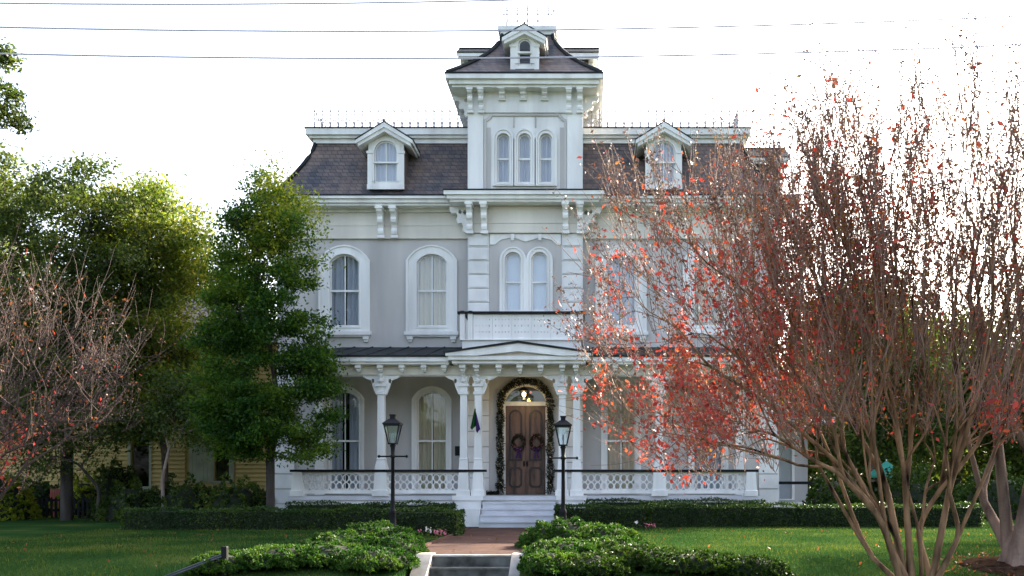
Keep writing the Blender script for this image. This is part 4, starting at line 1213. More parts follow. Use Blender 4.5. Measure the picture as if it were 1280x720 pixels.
# ------------------------------------------------------------------ street lamps in the garden
def lamp_post(x, y, top, label):
    z0 = ground_h(x, y)
    r = empty('lamp_post', (x, y, z0)); tag(r, label, 'lamp post', 'black lantern posts beside the brick path')
    h = top - z0
    b = MB(); b.lathe(x, y, [(z0 - 0.05, 0.10), (z0 + 0.25, 0.10), (z0 + 0.28, 0.085), (z0 + 0.55, 0.075), (z0 + 0.60, 0.09), (z0 + 0.64, 0.06), (z0 + 0.70, 0.046), (top - 0.98, 0.038), (top - 0.96, 0.06), (top - 0.92, 0.06), (top - 0.90, 0.042), (top - 0.74, 0.05), (top - 0.70, 0.07), (top - 0.66, 0.042)], 14); b.build('post', 'black', r, True)
    b = MB(); b.tube([(x - 0.30, y, top - 0.94), (x + 0.30, y, top - 0.94)], 0.018, 8)
    for s_ in (-1, 1): b.lathe(x + s_ * 0.31, y, [(top - 0.975, 0.008), (top - 0.955, 0.032), (top - 0.925, 0.032), (top - 0.905, 0.008)], 10)
    b.build('ladder_bar', 'black', r)
    zb, zt = top - 0.64, top - 0.25
    rb, rt = 0.085, 0.165
    b = MB(); b.sq(x, y, [(zb - 0.03, rb + 0.012), (zb, rb + 0.012)]); b.sq(x, y, [(zt, rt + 0.02), (zt + 0.03, rt + 0.02)])
    for sx in (-1, 1):
        for sy in (-1, 1): b.tube([(x + sx * rb, y + sy * rb, zb), (x + sx * rt, y + sy * rt, zt)], 0.014, 5)
    b.sq(x, y, [(zt + 0.0305, rt + 0.035), (zt + 0.045, rt + 0.035), (zt + 0.15, 0.075), (zt + 0.152, 0.055), (zt + 0.22, 0.055), (zt + 0.222, 0.07), (zt + 0.25, 0.065)])
    l = b.build('lantern', 'black', r)
    b = MB()
    b.loft([[(x - rb + 0.006, y - rb + 0.006, zb + 0.001), (x + rb - 0.006, y - rb + 0.006, zb + 0.001), (x + rb - 0.006, y + rb - 0.006, zb + 0.001), (x - rb + 0.006, y + rb - 0.006, zb + 0.001)], [(x - rt + 0.006, y - rt + 0.006, zt - 0.001), (x + rt - 0.006, y - rt + 0.006, zt - 0.001), (x + rt - 0.006, y + rt - 0.006, zt - 0.001), (x - rt + 0.006, y + rt - 0.006, zt - 0.001)]], cap=False)
    b.build('pane', 'glassdark', l)
    b = MB(); b.lathe(x, y, [(zb + 0.002, 0.02), (zb + 0.10, 0.015), (zb + 0.12, 0.028), (zb + 0.2, 0.022), (zb + 0.23, 0.005)], 8); b.build('mantle', 'curtain', l)
YL = 21.5
lamp_post(PX(491, YL), YL, PZ(518, YL), 'black lantern post standing left of the brick path')
lamp_post(PX(704, YL), YL, PZ(520, YL), 'black lantern post rising behind the right-hand low shrubs by the steps')

# ------------------------------------------------------------------ hedges
def hedge(name, label, x0, x1, y0, y1, h, group='clipped box hedges', dens=900, zb=None):
    z0 = ground_h((x0 + x1) / 2, (y0 + y1) / 2) if zb is None else zb
    r = empty(name, ((x0 + x1) / 2, (y0 + y1) / 2, z0)); tag(r, label, 'hedge', group)
    i = 0.07
    b = MB(); b.box(x0 + i, x1 - i, y0 + i, y1 - i, z0 - 0.05, z0 + h - i); b.build('twigs', 'hedgecore', r)
    faces = [('f', (x1 - x0) * h), ('b', (x1 - x0) * h * 0.4), ('l', (y1 - y0) * h), ('r', (y1 - y0) * h), ('t', (x1 - x0) * (y1 - y0))]
    P, D = [], []
    for k, a in faces:
        n = int(a * dens)
        u = rng.random(n); v = rng.random(n) ; dpt = rng.normal(0, 0.022, n) - 0.01
        wob = 0.03 * np.sin(u * (x1 - x0) * 2.3) + 0.02 * np.sin(u * (x1 - x0) * 5.1 + 2)
        X = x0 + u * (x1 - x0); Y = y0 + u * (y1 - y0); Z = z0 + v * h
        if k == 'f': p = np.stack([X, y0 - dpt + wob * 0.6, Z], 1); d = (0, -1, 0.2)
        elif k == 'b': p = np.stack([X, y1 + dpt, Z], 1); d = (0, 1, 0.2)
        elif k == 'l': p = np.stack([x0 - dpt, Y, Z], 1); d = (-1, 0, 0.2)
        elif k == 'r': p = np.stack([x1 + dpt, Y, Z], 1); d = (1, 0, 0.2)
        else: p = np.stack([X, y0 + v * (y1 - y0), z0 + h + dpt + wob], 1); d = (0, 0, 1)
        # rounded corners
        cen = np.array([(x0 + x1) / 2, (y0 + y1) / 2, z0 + h * 0.4])
        P.append(p); D.append(np.repeat([d], n, 0))
    P = np.concatenate(P); D = np.concatenate(D).astype(float)
    # pull the arrises in
    ex_ = np.maximum(0, np.abs(P[:, 1] - (y0 + y1) / 2) - ((y1 - y0) / 2 - 0.10)); ez_ = np.maximum(0, P[:, 2] - (z0 + h - 0.10))
    k_ = np.minimum(ex_, ez_) * 0.5
    P[:, 1] -= np.sign(P[:, 1] - (y0 + y1) / 2) * k_; P[:, 2] -= k_
    leaves('foliage', P, 0.055, 'hedge', r, 0.6, D * 0.7)
    return r
YH = 25.0
hedge('box_hedge', 'long low box hedge along the back of the left lawn', PX(150, YH), PX(520, YH), YH, YH + 0.75, 0.53)
hedge('box_hedge', 'thick clipped box hedge block beside the brick path, behind the left lantern post', PX(478, 22.3), -3.08, 22.2, 23.2, 0.60)
hedge('box_hedge', 'short clipped hedge right of the porch steps behind the lantern post', PX(694, 25.8), PX(810, 25.8), 25.6, 26.3, 0.60)
hedge('box_hedge', 'long clipped hedge along the back of the right lawn', PX(811, 25.8), PX(1228, 25.8), 25.65, 26.35, 0.58)
hedge('box_hedge', 'dark low hedge against the porch base left of the steps', PX(357, 26.7), PX(567, 26.7), 26.6, 27.2, 0.66, dens=600)
hedge('box_hedge', 'dark low hedge against the porch base right of the steps', PX(733, 26.7), PX(958, 26.7), 26.65, 27.2, 0.70, dens=600)

def mound(name, label, blobs, cat, mat, group=None, dens=700, lsize=0.06, tuft=6, core='hedgecore', aspect=0.42, lump=0.12):
    """a shrub made of lumps: (x, y, z, rx, ry, rz)"""
    bl = np.array(blobs, float)
    r = empty(name, (bl[0][0], bl[0][1], ground_h(bl[0][0], bl[0][1]))); tag(r, label, cat, group)
    b = MB()
    for (x, y, z, rx, ry, rz) in blobs:
        rings = []
        for k in range(1, 7):
            a = -0.5 + (math.pi / 2 + 0.5) * k / 7
            rings.append([(x + 0.86 * rx * math.cos(a) * math.cos(t), y + 0.86 * ry * math.cos(a) * math.sin(t), z + 0.86 * rz * math.sin(a)) for t in np.linspace(0, 2 * math.pi, 15)[:-1]])
        b.loft(rings)
    b.build('twigs', core, r, True)
    P, D = [], []
    for (x, y, z, rx, ry, rz) in blobs:
        n = int(dens * 2.2 * (rx * ry + (rx + ry) * rz))
        d = unit(rng.normal(size=(n, 3))); d[:, 2] = np.abs(d[:, 2]) * 1.0 - 0.15
        k = 1 + lump * (np.sin(d[:, 0] * 9 + x * 7) * np.sin(d[:, 1] * 8 + y * 3) + 0.6 * np.sin(d[:, 0] * 17 + d[:, 2] * 15)) + rng.normal(0, 0.035, n)
        p = np.array([x, y, z]) + d * np.array([rx, ry, rz]) * k[:, None]
        P.append(p); D.append(d)
    P = np.concatenate(P); D = np.concatenate(D)
    # drop points buried in another lump
    ok = np.ones(len(P), bool)
    for q in bl:
        e = (((P - q[:3]) / (q[3:] * 0.84)) ** 2).sum(1); ok &= e > 1
    P, D = P[ok], D[ok]
    n = len(P)
    dd = unit(np.repeat(D, tuft, 0) + rng.normal(0, 0.65, (n * tuft, 3)) + np.array([0, 0, 0.25]))
    PP = np.repeat(P, tuft, 0) + dd * lsize * 0.5
    leaves('foliage', PP, lsize, mat, r, aspect, dd * 2.0)
    return r
def blob(px, py_top, Y, wpx, d, hh=None):
    x = PX(px, Y); zt = PZ(py_top, Y); g = ground_h(x, Y)
    h = max(0.3, (zt - g) * 1.0)
    return (x, Y, g + 0.05, wpx * Y / F / 2, d, h - 0.05)
G_ = 'low spreading evergreen shrubs beside the garden steps'
mound('low_shrub', 'dense rounded green shrub in front of the left lantern post', [blob(470, 652, 18.2, 105, 0.9), blob(430, 664, 17.4, 100, 0.9), blob(502, 668, 17.0, 55, 0.7)], 'shrub', 'juniper', G_)
mound('low_shrub', 'low spreading green shrub sprawling to the left of the steps near the square post', [blob(350, 690, 15.8, 110, 0.8), blob(410, 680, 16.0, 110, 0.8), blob(470, 688, 15.6, 95, 0.7), blob(275, 708, 15.3, 70, 0.5)], 'shrub', 'juniper', G_)
mound('low_shrub', 'tall green shrub mound at the foot of the right lantern post', [blob(712, 648, 18.6, 120, 0.9), blob(762, 655, 18.2, 80, 0.8)], 'shrub', 'juniper', G_)
mound('low_shrub', 'bright green shrub hugging the right cheek wall of the steps', [blob(708, 674, 16.4, 100, 0.8), blob(690, 700, 15.4, 75, 0.7), blob(770, 672, 16.8, 95, 0.8)], 'shrub', 'juniper', G_)
mound('low_shrub', 'dark low shrub trailing off to the right along the lawn edge', [blob(800, 686, 15.8, 110, 0.7), blob(870, 698, 15.4, 120, 0.6), blob(940, 711, 15.1, 90, 0.45), blob(745, 694, 15.2, 90, 0.6)], 'shrub', 'hedge', G_)
mound('dome_bush', 'small round clipped bush behind the long left hedge', [(PX(289, 26.4), 26.4, 0.1, 0.5, 0.5, 0.52)], 'bush', 'hedge', None, 500, 0.05, 4)

# flowers
def flowers(label, pts, mats):
    c = np.mean(pts, 0)
    r = empty('flower_patch', (c[0], c[1], ground_h(c[0], c[1]))); tag(r, label, 'flowers')
    for m_, P in mats.items():
        n = len(P); PP = np.repeat(P, 8, 0) + rng.normal(0, 0.03, (n * 8, 3)); leaves('blooms', PP, 0.06, m_, r, 0.9)
    PP = np.repeat(np.array(pts), 20, 0) + rng.normal(0, 0.07, (len(pts) * 20, 3)) - np.array([0, 0, 0.1]); PP[:, 2] = np.maximum(PP[:, 2], 0.01)
    leaves('foliage', PP, 0.07, 'understory', r, 0.5)
y = 21.6
wp = np.array([[PX(533, y), y, PZ(661, y)], [PX(536, y), y + .1, PZ(663, y)]]); pk = np.array([[PX(p, y), y + 0.05 * i, PZ(665, y)] for i, p in enumerate((524, 545, 549, 553))])
flowers('small pink and white flowers in front of the left box hedge', np.concatenate([wp, pk]), {'whiteflower': wp, 'pinkflower': pk})
y = 24.9
wp = np.array([[PX(795, y), y, PZ(653, y)]]); pk = np.array([[PX(p, y), y + 0.03 * i, PZ(657, y)] for i, p in enumerate((806, 812, 818))])
flowers('small pink and white flowers at the foot of the right hedge', np.concatenate([wp, pk]), {'whiteflower': wp, 'pinkflower': pk})

# ------------------------------------------------------------------ neighbour's house, fence, odd things left
YN = 36.0
def nx_(px): return PX(px, YN)
def nz_(py): return PZ(py, YN)
nh = empty('neighbour_house', (nx_(235), YN, 0)); tag(nh, 'yellow clapboard house with tall dark windows glimpsed between the left trees', 'house')
hs = [[(nx_(164), nz_(608)), (nx_(187), nz_(608)), (nx_(187), nz_(530)), (nx_(164), nz_(530))], [(nx_(268), nz_(601)), (nx_(287), nz_(601)), (nx_(287), nz_(535)), (nx_(268), nz_(535))]]
b = MB(); b.plate([(nx_(-60), 0), (nx_(345), 0), (nx_(345), 6.4), (nx_(-60), 6.4)], hs, YN, YN + 0.2)
for z in np.arange(0.3, 6.3, 0.16):   # clapboards
    for xa, xb in ((-60, 163), (188, 232), (295, 345)):
        b.frus((nx_(xa), nx_(xb), YN - 0.06, YN - 0.001, z), (nx_(xa), nx_(xb), YN - 0.008, YN - 0.001, z + 0.15))
b.box(nx_(-60), nx_(-60) + 0.2, YN + 0.201, YN + 9, 0, 6.4); b.box(nx_(345) - 0.2, nx_(345), YN + 0.201, YN + 9, 0, 6.4)
b.build('wall', 'yellowsiding', nh)
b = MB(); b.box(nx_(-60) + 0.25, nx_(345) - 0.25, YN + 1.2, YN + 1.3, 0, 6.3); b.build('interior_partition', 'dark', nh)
b = MB(); b.frus((nx_(-60) - 0.5, nx_(345) + 0.3, YN - 0.5, YN + 9.5, 6.401), (nx_(-60) + 3.5, nx_(345) - 3.5, YN + 4.2, YN + 4.8, 9.2)); b.build('roof', 'slate', nh)
for h_ in hs:
    xa, xb, za, zb = h_[0][0], h_[1][0], h_[0][1], h_[2][1]
    b = MB(); b.plate([(xa - 0.1, za - 0.1), (xb + 0.1, za - 0.1), (xb + 0.1, zb + 0.1), (xa - 0.1, zb + 0.1)], [h_], YN - 0.06, YN - 0.0305); w_ = b.build('window', 'shutter', nh)
    b = MB(); b.sheet(h_, YN + 0.08); b.build('pane', 'glassplain', w_)
for xa, xb in ((237, 266), (289, 293)):
    b = MB(); xx = nx_(xa)
    while xx < nx_(xb) - 0.02:
        b.box(xx, min(xx + 0.13, nx_(xb)), YN - 0.07, YN - 0.032, nz_(603), nz_(535)); xx += 0.14
    b.build('shutter', 'shutter', nh)
fn = 33.0
fx = lambda p: PX(p, fn)
f0 = empty('picket_fence', (fx(93), fn, 0)); tag(f0, 'dark low picket fence with pointed pickets behind the left lawn', 'fence')
zt = PZ(621, fn); b = MB()
x = fx(40)
while x < fx(128):
    b.plate([(x, 0.0), (x + 0.085, 0.0), (x + 0.085, zt - 0.07), (x + 0.0425, zt), (x, zt - 0.07)], [], fn, fn + 0.025); x += 0.155
b.build('pickets', 'black', f0)
b = MB()
for z in (0.22, zt - 0.16): b.box(fx(40), fx(128), fn + 0.026, fn + 0.07, z, z + 0.08)
b.build('rail', 'black', f0)
rb = empty('red_board', (fx(70), fn + 0.5, 0)); tag(rb, 'faded red slatted board standing behind the dark picket fence', 'board')
b = MB()
for i in range(5): b.box(PX(62.5, fn + 0.5) + i * 0.082, PX(62.5, fn + 0.5) + i * 0.082 + 0.07, fn + 0.5, fn + 0.53, 0, PZ(611, fn + 0.5))
b.box(PX(62.5, fn + 0.5), PX(77, fn + 0.5), fn + 0.531, fn + 0.56, PZ(616, fn + .5), PZ(612, fn + .5)); b.build('slats', 'red', rb)
# square post with sloping pipe rails
yq = 15.0
xq = PX(281, yq); zq = PZ(683, yq); gq = ground_h(xq, yq)
pr = empty('rail_post', (xq, yq, gq)); tag(pr, 'dark square wooden post with two sloping grey pipe rails at the lawn edge', 'post')
b = MB(); b.sq(xq, yq, [(gq - 0.1, 0.042), (zq - 0.01, 0.042), (zq, 0.034)]); b.build('post', 'black', pr)
for dz_ in (0.0, 0.035):
    b = MB(); b.tube([(xq - 0.03, yq - 0.02 - dz_, zq - 0.12 - dz_), (xq - 1.5, yq - 0.9 - dz_, zq - 0.75 - dz_)], 0.014, 8); b.build('rail', 'steel', pr)
x2, y2 = xq - 1.5, yq - 0.9
b = MB(); b.sq(x2, y2 - 0.02, [(ground_h(x2, y2) - 0.1, 0.04), (zq - 0.68, 0.04)]); b.build('post', 'darkbark', pr)
# teal parasol right, far
yu = 36.0
xu = PX(1108, yu)
um = empty('garden_parasol', (xu, yu, 0)); tag(um, 'teal garden parasol half hidden behind the right hedge', 'parasol')
b = MB(); n = 8
zt, ze = PZ(579, yu), PZ(593, yu)
ringp = [(xu + 0.72 * math.cos(2 * math.pi * k / n), yu + 0.72 * math.sin(2 * math.pi * k / n), ze) for k in range(n)]
r2 = [(p[0] * 0.985 + xu * 0.015, p[1] * 0.985 + yu * 0.015, p[2] - 0.12) for p in ringp]
b.add([(xu, yu, zt + 0.1)] + ringp + r2, [(0, 1 + k, 1 + (k + 1) % n) for k in range(n)] + [(1 + k, 9 + k, 9 + (k + 1) % n, 1 + (k + 1) % n) for k in range(n)])
b.build('canopy', 'teal', um)
b = MB(); b.tube([(xu, yu, 0), (xu, yu, zt + 0.15)], 0.025, 8); b.build('pole', 'trim', um)

# ------------------------------------------------------------------ trees
pY = 26.4
tx = PX(338, pY)
def keep_t(x, y, z): return keep_h(x, y, z) and (z < 5.5 or rng.random() < 1.0 - 0.13 * (z - 5.5))
def keep_h(x, y, z): return not ((y > 26.9 and x > -9.3) or y > 28.2)
pts = crown_points(320, [(340, 222), (324, 240), (302, 265), (294, 310), (274, 350), (260, 400), (252, 460), (252, 530), (268, 566), (320, 572), (372, 580), (410, 570), (424, 520), (418, 470), (406, 410), (392, 360), (392, 310), (380, 262), (360, 240)], pY, 1.35, lambda x, y, z: keep_h(x, y + 0.2, z))
make_tree('evergreen_tree', 'dense dark evergreen tree standing beside the left end of the mansion', 'tree', (tx, pY, 0), pts, 0.125, 'darkbark', 'holly', 230, 0.20, 0.10, (tx, pY, 1.9), 0.006, flat=0.5, keep=keep_t)
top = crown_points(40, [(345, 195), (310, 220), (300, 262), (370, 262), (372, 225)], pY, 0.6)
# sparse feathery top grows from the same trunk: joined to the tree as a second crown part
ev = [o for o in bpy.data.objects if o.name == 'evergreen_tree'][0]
leaves('crown', np.repeat(top, 14, 0) + rng.normal(0, 0.16, (40 * 14, 3)), 0.09, 'sunlit_tint', ev)
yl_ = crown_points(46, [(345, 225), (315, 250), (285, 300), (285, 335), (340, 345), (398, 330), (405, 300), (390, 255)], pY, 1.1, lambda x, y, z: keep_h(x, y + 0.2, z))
leaves('crown', np.repeat(yl_, 170, 0) + rng.normal(0, 0.22, (46 * 170, 3)), 0.10, 'sunlit_tint', ev)  # both extra crown parts carry the treetop's sunlight in their leaf colour

Yo = 31.0
pts = crown_points(400, [(-60, 240), (0, 222), (40, 212), (95, 228), (140, 214), (180, 240), (205, 290), (190, 360), (205, 430), (180, 530), (110, 560), (40, 560), (-60, 540)], Yo, 2.6)
make_tree('oak_tree', 'tall dark green oak behind the picket fence at the left', 'tree', (PX(83, Yo), Yo, 0), pts, 0.19, 'darkbark', 'oakdark', 200, 0.29, 0.14, (PX(84, Yo), Yo, 2.6), 0.008, 'broadleaf trees left of the mansion')
Yo = 32.5
pts = crown_points(300, [(135, 260), (170, 228), (215, 235), (245, 270), (262, 310), (272, 370), (268, 450), (262, 540), (200, 550), (140, 540), (130, 450), (150, 380), (130, 320)], Yo, 2.2)
make_tree('oak_tree', 'yellow-green sunlit tree between the dark oak and the evergreen', 'tree', (PX(208, Yo), Yo, 0), pts, 0.11, 'bark', 'oakyellow', 200, 0.27, 0.13, (PX(206, Yo), Yo, 2.0), 0.007, 'broadleaf trees left of the mansion')
Yo = 30.5
pts = crown_points(60, [(20, 500), (90, 490), (150, 505), (165, 540), (150, 580), (110, 590), (30, 590)], Yo, 0.9)
make_tree('small_tree', 'thin multi-stemmed small tree in front of the yellow house', 'tree', (PX(122, Yo), Yo, 0), pts, 0.06, 'darkbark', 'understory', 90, 0.25, 0.11, (PX(124, Yo), Yo, 0.9), 0.006)
pts = crown_points(70, [(190, 470), (260, 470), (275, 530), (240, 560), (225, 540), (185, 545)], 30.0, 0.9)
make_tree('small_tree', 'small pale-stemmed tree in front of the grey-green shutters', 'tree', (PX(205, 30.0), 30.0, 0), pts, 0.06, 'palebark', 'understory', 80, 0.25, 0.11, (PX(203, 30.0), 30.0, 1.2), 0.006)

# branch of a tall tree at the top left
Yo = 19.0
pts = crown_points(110, [(-230, 20), (-120, -20), (-10, 25), (10, 32), (14, 60), (2, 78), (4, 112), (36, 120), (24, 134), (-4, 150), (-60, 190), (-220, 220)], Yo, 1.0)
make_tree('tall_tree', 'tall green tree whose leafy branch tips enter the top left corner', 'tree', (PX(-230, Yo), Yo, 0), pts, 0.2, 'bark', 'oakdark', 260, 0.13, 0.10, (PX(-215, Yo), Yo, 4.5), 0.008)
# backdrop trees: each a tree of its own
bt = [
  ('dark leafy tree far left, beyond the oak', -10, 40.0, [(-160, 340), (-60, 270), (20, 290), (70, 360), (90, 480), (70, 580), (-160, 580)], 'oakdark', 260, 'darkbark'),
  ('tree crowded behind the yellow house roof', 240, 47.0, [(100, 420), (190, 350), (290, 330), (345, 400), (350, 540), (100, 540)], 'oakdark', 220, 'darkbark'),
  ('dark green tree right of the mansion, above the teal parasol', 1085, 38.0, [(985, 480), (1010, 400), (1070, 365), (1130, 380), (1165, 450), (1170, 555), (1100, 578), (1000, 575)], 'understory', 320, 'palebark'),
  ('broad dark tree behind the right crape myrtle', 1190, 41.0, [(1090, 480), (1130, 420), (1190, 395), (1260, 405), (1300, 460), (1290, 570), (1200, 590), (1110, 580)], 'oakdark', 320, 'darkbark'),
  ('dark tree at the far right edge', 1310, 39.0, [(1220, 480), (1260, 430), (1320, 410), (1400, 420), (1440, 500), (1410, 600), (1240, 600)], 'oakdark', 300, 'darkbark'),
  ('yellow-green lit tree seen through the crape myrtle', 1060, 46.0, [(985, 470), (1010, 390), (1060, 365), (1120, 390), (1135, 470), (1110, 550), (1000, 560)], 'oakyellow', 240, 'bark'),
]
for lab, px, Yt, poly, lm, n_, bk in bt:
    pts = crown_points(n_, poly, Yt, 2.6)
    make_tree('backdrop_tree', lab, 'tree', (PX(px, Yt), Yt, 0), pts, 0.22, bk, lm, 110, 0.45, 0.19, (PX(px + 6, Yt), Yt, 1.5), 0.01, 'trees in the background')
for Yt, poly, lab, px in ((30.0, [(1400, 250), (1440, 40), (1580, -150), (1720, -60), (1790, 150), (1730, 360), (1450, 372)], 'nearer of the unseen tall trees added beyond the right edge to shade the lawn', 1590),
                      (35.0, [(1440, 250), (1480, 60), (1600, -40), (1720, 0), (1790, 150), (1730, 340), (1480, 372)], 'farther of the unseen tall trees added beyond the right edge to shade the lawn', 1620)):
    pts = crown_points(240, poly, Yt, 2.6)  # out of view, added to shade the right crape myrtle and dapple the lawn
    make_tree('tall_tree', lab, 'tree', (PX(px, Yt), Yt, 0), pts, 0.3, 'darkbark', 'oakdark', 130, 0.42, 0.17, (PX(px, Yt), Yt, 6.0), 0.01, 'unseen shade trees added beyond the right edge')
def woods(x0, x1, y0, y1, h, n):
    x = rng.uniform(x0, x1, n); y = rng.uniform(y0, y1, n)
    top = h * (0.75 + 0.14 * np.sin(x * 0.55) + 0.08 * np.sin(x * 1.7 + 1) + 0.05 * np.sin(x * 4.1))
    return np.stack([x, y, rng.random(n) ** 0.8 * top], 1)
P = np.concatenate([woods(9, 55, 58, 62, 9.5, 46000), woods(-60, -13, 58, 62, 9.5, 40000), woods(-45, 45, -44, -38, 11, 50000)])
tag(leaves('distant_woods', P, 0.55, 'oakdark', None, 0.6), kind='stuff')
# understory shrubs; the first two have sunlight painted into their leaf colour
us = [('leafy shrub with leaves coloured as if sunlit at the left edge of the lawn', -5, 31.5, 70, 588, 'sunlit_tint'), ('leafy shrub behind the picket fence', 108, 34.0, 60, 596, 'sunlit_tint'), ('leafy shrub under the yellow house wall', 165, 31.0, 70, 604, 'understory'),
      ('dark leafy shrub under the grey-green shutters', 232, 30.5, 70, 600, 'understory'), ('tall leafy shrub beside the picket fence', 143, 33.0, 40, 575, 'understory'), ('dark leafy shrub left of the evergreen trunk', 296, 30.0, 75, 600, 'understory'),
      ('dark shrub under the oak behind the fence', 40, 35.0, 80, 600, 'hedge'),
      ('dark shrub behind the right hedge', 1150, 33.0, 120, 596, 'hedge'), ('dark shrub behind the right hedge near the wing', 1040, 30.5, 60, 592, 'hedge'), ('tall dark shrub in front of the parasol', 1132, 34.0, 55, 575, 'hedge'), ('dark shrub at the right end of the long hedge', 1250, 31.0, 110, 590, 'hedge'), ('broad dark shrub under the parasol', 1105, 37.5, 100, 594, 'hedge')]
for lab, px, Yt, wpx, pyt, lm in us:
    g = blob(px, pyt, Yt, wpx, 0.9)
    mound('garden_shrub', lab, [g, (g[0] + g[3] * 0.5, g[1] + 0.2, g[2], g[3] * 0.6, 0.7, g[5] * 0.8)], 'shrub', lm, 'background shrubs', 120, 0.13, 5, aspect=0.5, lump=0.25)

# crape myrtles: vase of stems, fine upright whips, thin autumn leaves
def crape_keep(x, y, z):
    px, py = VX + F * x / 14.0, VY - F * (z - ZC) / 14.0
    w_ = 0.14 + 0.46 / (1 + math.exp(-(px - 930) / 35))
    if py < 230: w_ *= 0.5 + 0.2 * math.sin(px / 23.0)
    if py > 430 and px > 900: w_ *= 0.55
    if 940 < px < 1070 and py > 190: w_ *= 1.5
    if px > 1130: w_ *= 0.7
    return rng.random() < w_
def crape(label, base, stems, poly, Y, depth, n, whip, leafset, bark, r_tip=0.0045, rt=0.075, wl=(0.35, 0.9), spread=0.18, twigmat=None, keep=None, upb=0.75, wob=0.34):
    base = np.array(base, float)
    root = empty('crape_myrtle', tuple(base)); tag(root, label, 'tree', 'crape myrtles')
    T = crown_points(n, poly, Y, depth, keep)
    groups = [T]
    while len(groups) < stems:
        groups.sort(key=len); g = groups.pop(); groups += list(split_pts(g))
    V, Fc, edges = Verts(), [], []
    for g in groups:
        c = g.mean(0); out = c - base; out[2] = 0
        st_ = base + unit(out) * spread * rng.uniform(0.5, 1.0); st_[2] = base[2] - 0.1
        d = unit(unit(c - base) * 0.75 + np.array([0, 0, 0.45]))
        grow(st_, d, g, edges, 0.36, 0.045)
    ng = max(len(g) for g in groups)
    ex_ = math.log(rt / r_tip) / math.log(ng)
    tubes(edges, lambda k: r_tip * k ** ex_, V, Fc, 0.4)
    fast_mesh('trunk', np.concatenate(V), Fc, bark, root, True)
    # whips
    V, Fc = Verts(), []
    LP, LD = [], []
    for t in T:
        for k in range(whip):
            L = rng.uniform(*wl) * (1.0 + 0.7 * rng.random() ** 3)
            ub = upb * (0.35 + 0.65 / (1 + math.exp(-((t[0] * 14.0 / t[1]) - 1.9) / 0.5))) if upb > 0.5 else upb
            d = unit(np.array([0, 0, 1.0]) * ub + unit(t - base) * 0.55 + rng.normal(0, wob, 3))
            p0 = t - unit(t - base) * rng.uniform(0, 0.4)
            s_ = np.linspace(0, 1, 4)[:, None]
            h = p0 + d * L * s_ + np.array([0, 0, 1.0]) * L * 0.18 * s_**2 + rng.normal(0, 0.02, (4, 3)) * s_
            ring_path(h, np.linspace(0.0068, 0.0028, 4), 3, V, Fc)
            LP.append(h); LD.append(d)
    fast_mesh('twigs', np.concatenate(V), Fc, twigmat or bark, root, True)
    LP = np.array(LP); LD = np.array(LD)
    for nm, mat_, per, sz, fn, where in leafset:
        w_ = np.clip(np.array([fn(h[2]) for h in LP]), 0, 1)
        P = []
        fac = np.repeat((rng.random(len(T)) < 0.45) * 2.2, whip)
        cnt = rng.poisson(per * w_ * fac)
        idx = np.repeat(np.arange(len(LP)), cnt)
        if not len(idx): continue
        u = rng.uniform(where[0], where[1], len(idx)) * 3
        i0 = np.minimum(u.astype(int), 2); f = (u - i0)[:, None]
        P = LP[idx, i0] * (1 - f) + LP[idx, i0 + 1] * f + rng.normal(0, where[2], (len(idx), 3))
        leaves(nm, P, sz * rng.lognormal(0, 0.2, len(P)), mat_, root, 0.55)
    return root

def px_of(p): return VX + F * p[0] / p[1], VY - F * (p[2] - ZC) / p[1]
def red_w(p):
    x, y = px_of(p)
    v = 0.04
    v += 0.95 * math.exp(-(((x - 850) / 130) ** 2 + ((y - 460) / 125) ** 2))
    v += 0.10 * math.exp(-(((x - 1000) / 130) ** 2 + ((y - 330) / 90) ** 2))
    v += 0.9 * math.exp(-(((x - 1260) / 40) ** 2 + ((y - 540) / 45) ** 2))
    v += 0.06 * math.exp(-(((x - 1150) / 160) ** 2 + ((y - 200) / 120) ** 2))
    return v
def rust_w(p):
    x, y = px_of(p)
    return 0.15 + 0.95 * math.exp(-(((x - 1110) / 200) ** 2 + ((y - 340) / 120) ** 2)) + 0.4 * math.exp(-(((x - 900) / 130) ** 2 + ((y - 400) / 150) ** 2))
def seed_w(p):
    x, y = px_of(p)
    v = 1 / (1 + math.exp((y - (225 if x > 950 else 290)) / 25)) + (0.8 if x < 790 and y < 480 else 0) + 0.12
    return v
polyA = [(712, 310), (738, 285), (800, 250), (862, 222), (920, 192), (985, 160), (1030, 130), (1095, 125), (1150, 98), (1205, 96), (1270, 112), (1380, 160), (1400, 300), (1380, 520), (1270, 560), (1200, 530), (1080, 520), (1000, 545), (950, 580), (905, 590), (840, 600), (775, 590), (735, 520), (745, 420), (722, 360)]
YA = 14.0
XAc = PX(1150, YA)
crape('multi-stemmed crape myrtle with red autumn leaves filling the right of the picture', (XAc, YA, ground_h(XAc, YA)), 10, polyA, YA, 2.0, 1350, 4,
      [('crown', 'redleaf', 10.5, 0.075, red_w, (0.0, 1.0, 0.08)), ('crown', 'rustleaf', 7, 0.05, rust_w, (0.0, 1.0, 0.05)), ('seed_heads', 'seed', 13, 0.040, seed_w, (0.35, 1.0, 0.035))], 'crapebark', r_tip=0.0042, rt=0.066, twigmat='twigbark', keep=crape_keep)
polyB = [(1130, 190), (1190, 140), (1250, 130), (1330, 150), (1420, 200), (1430, 420), (1350, 520), (1250, 470), (1190, 400), (1140, 300)]
YBc = 15.6
XB = PX(1272, YBc)
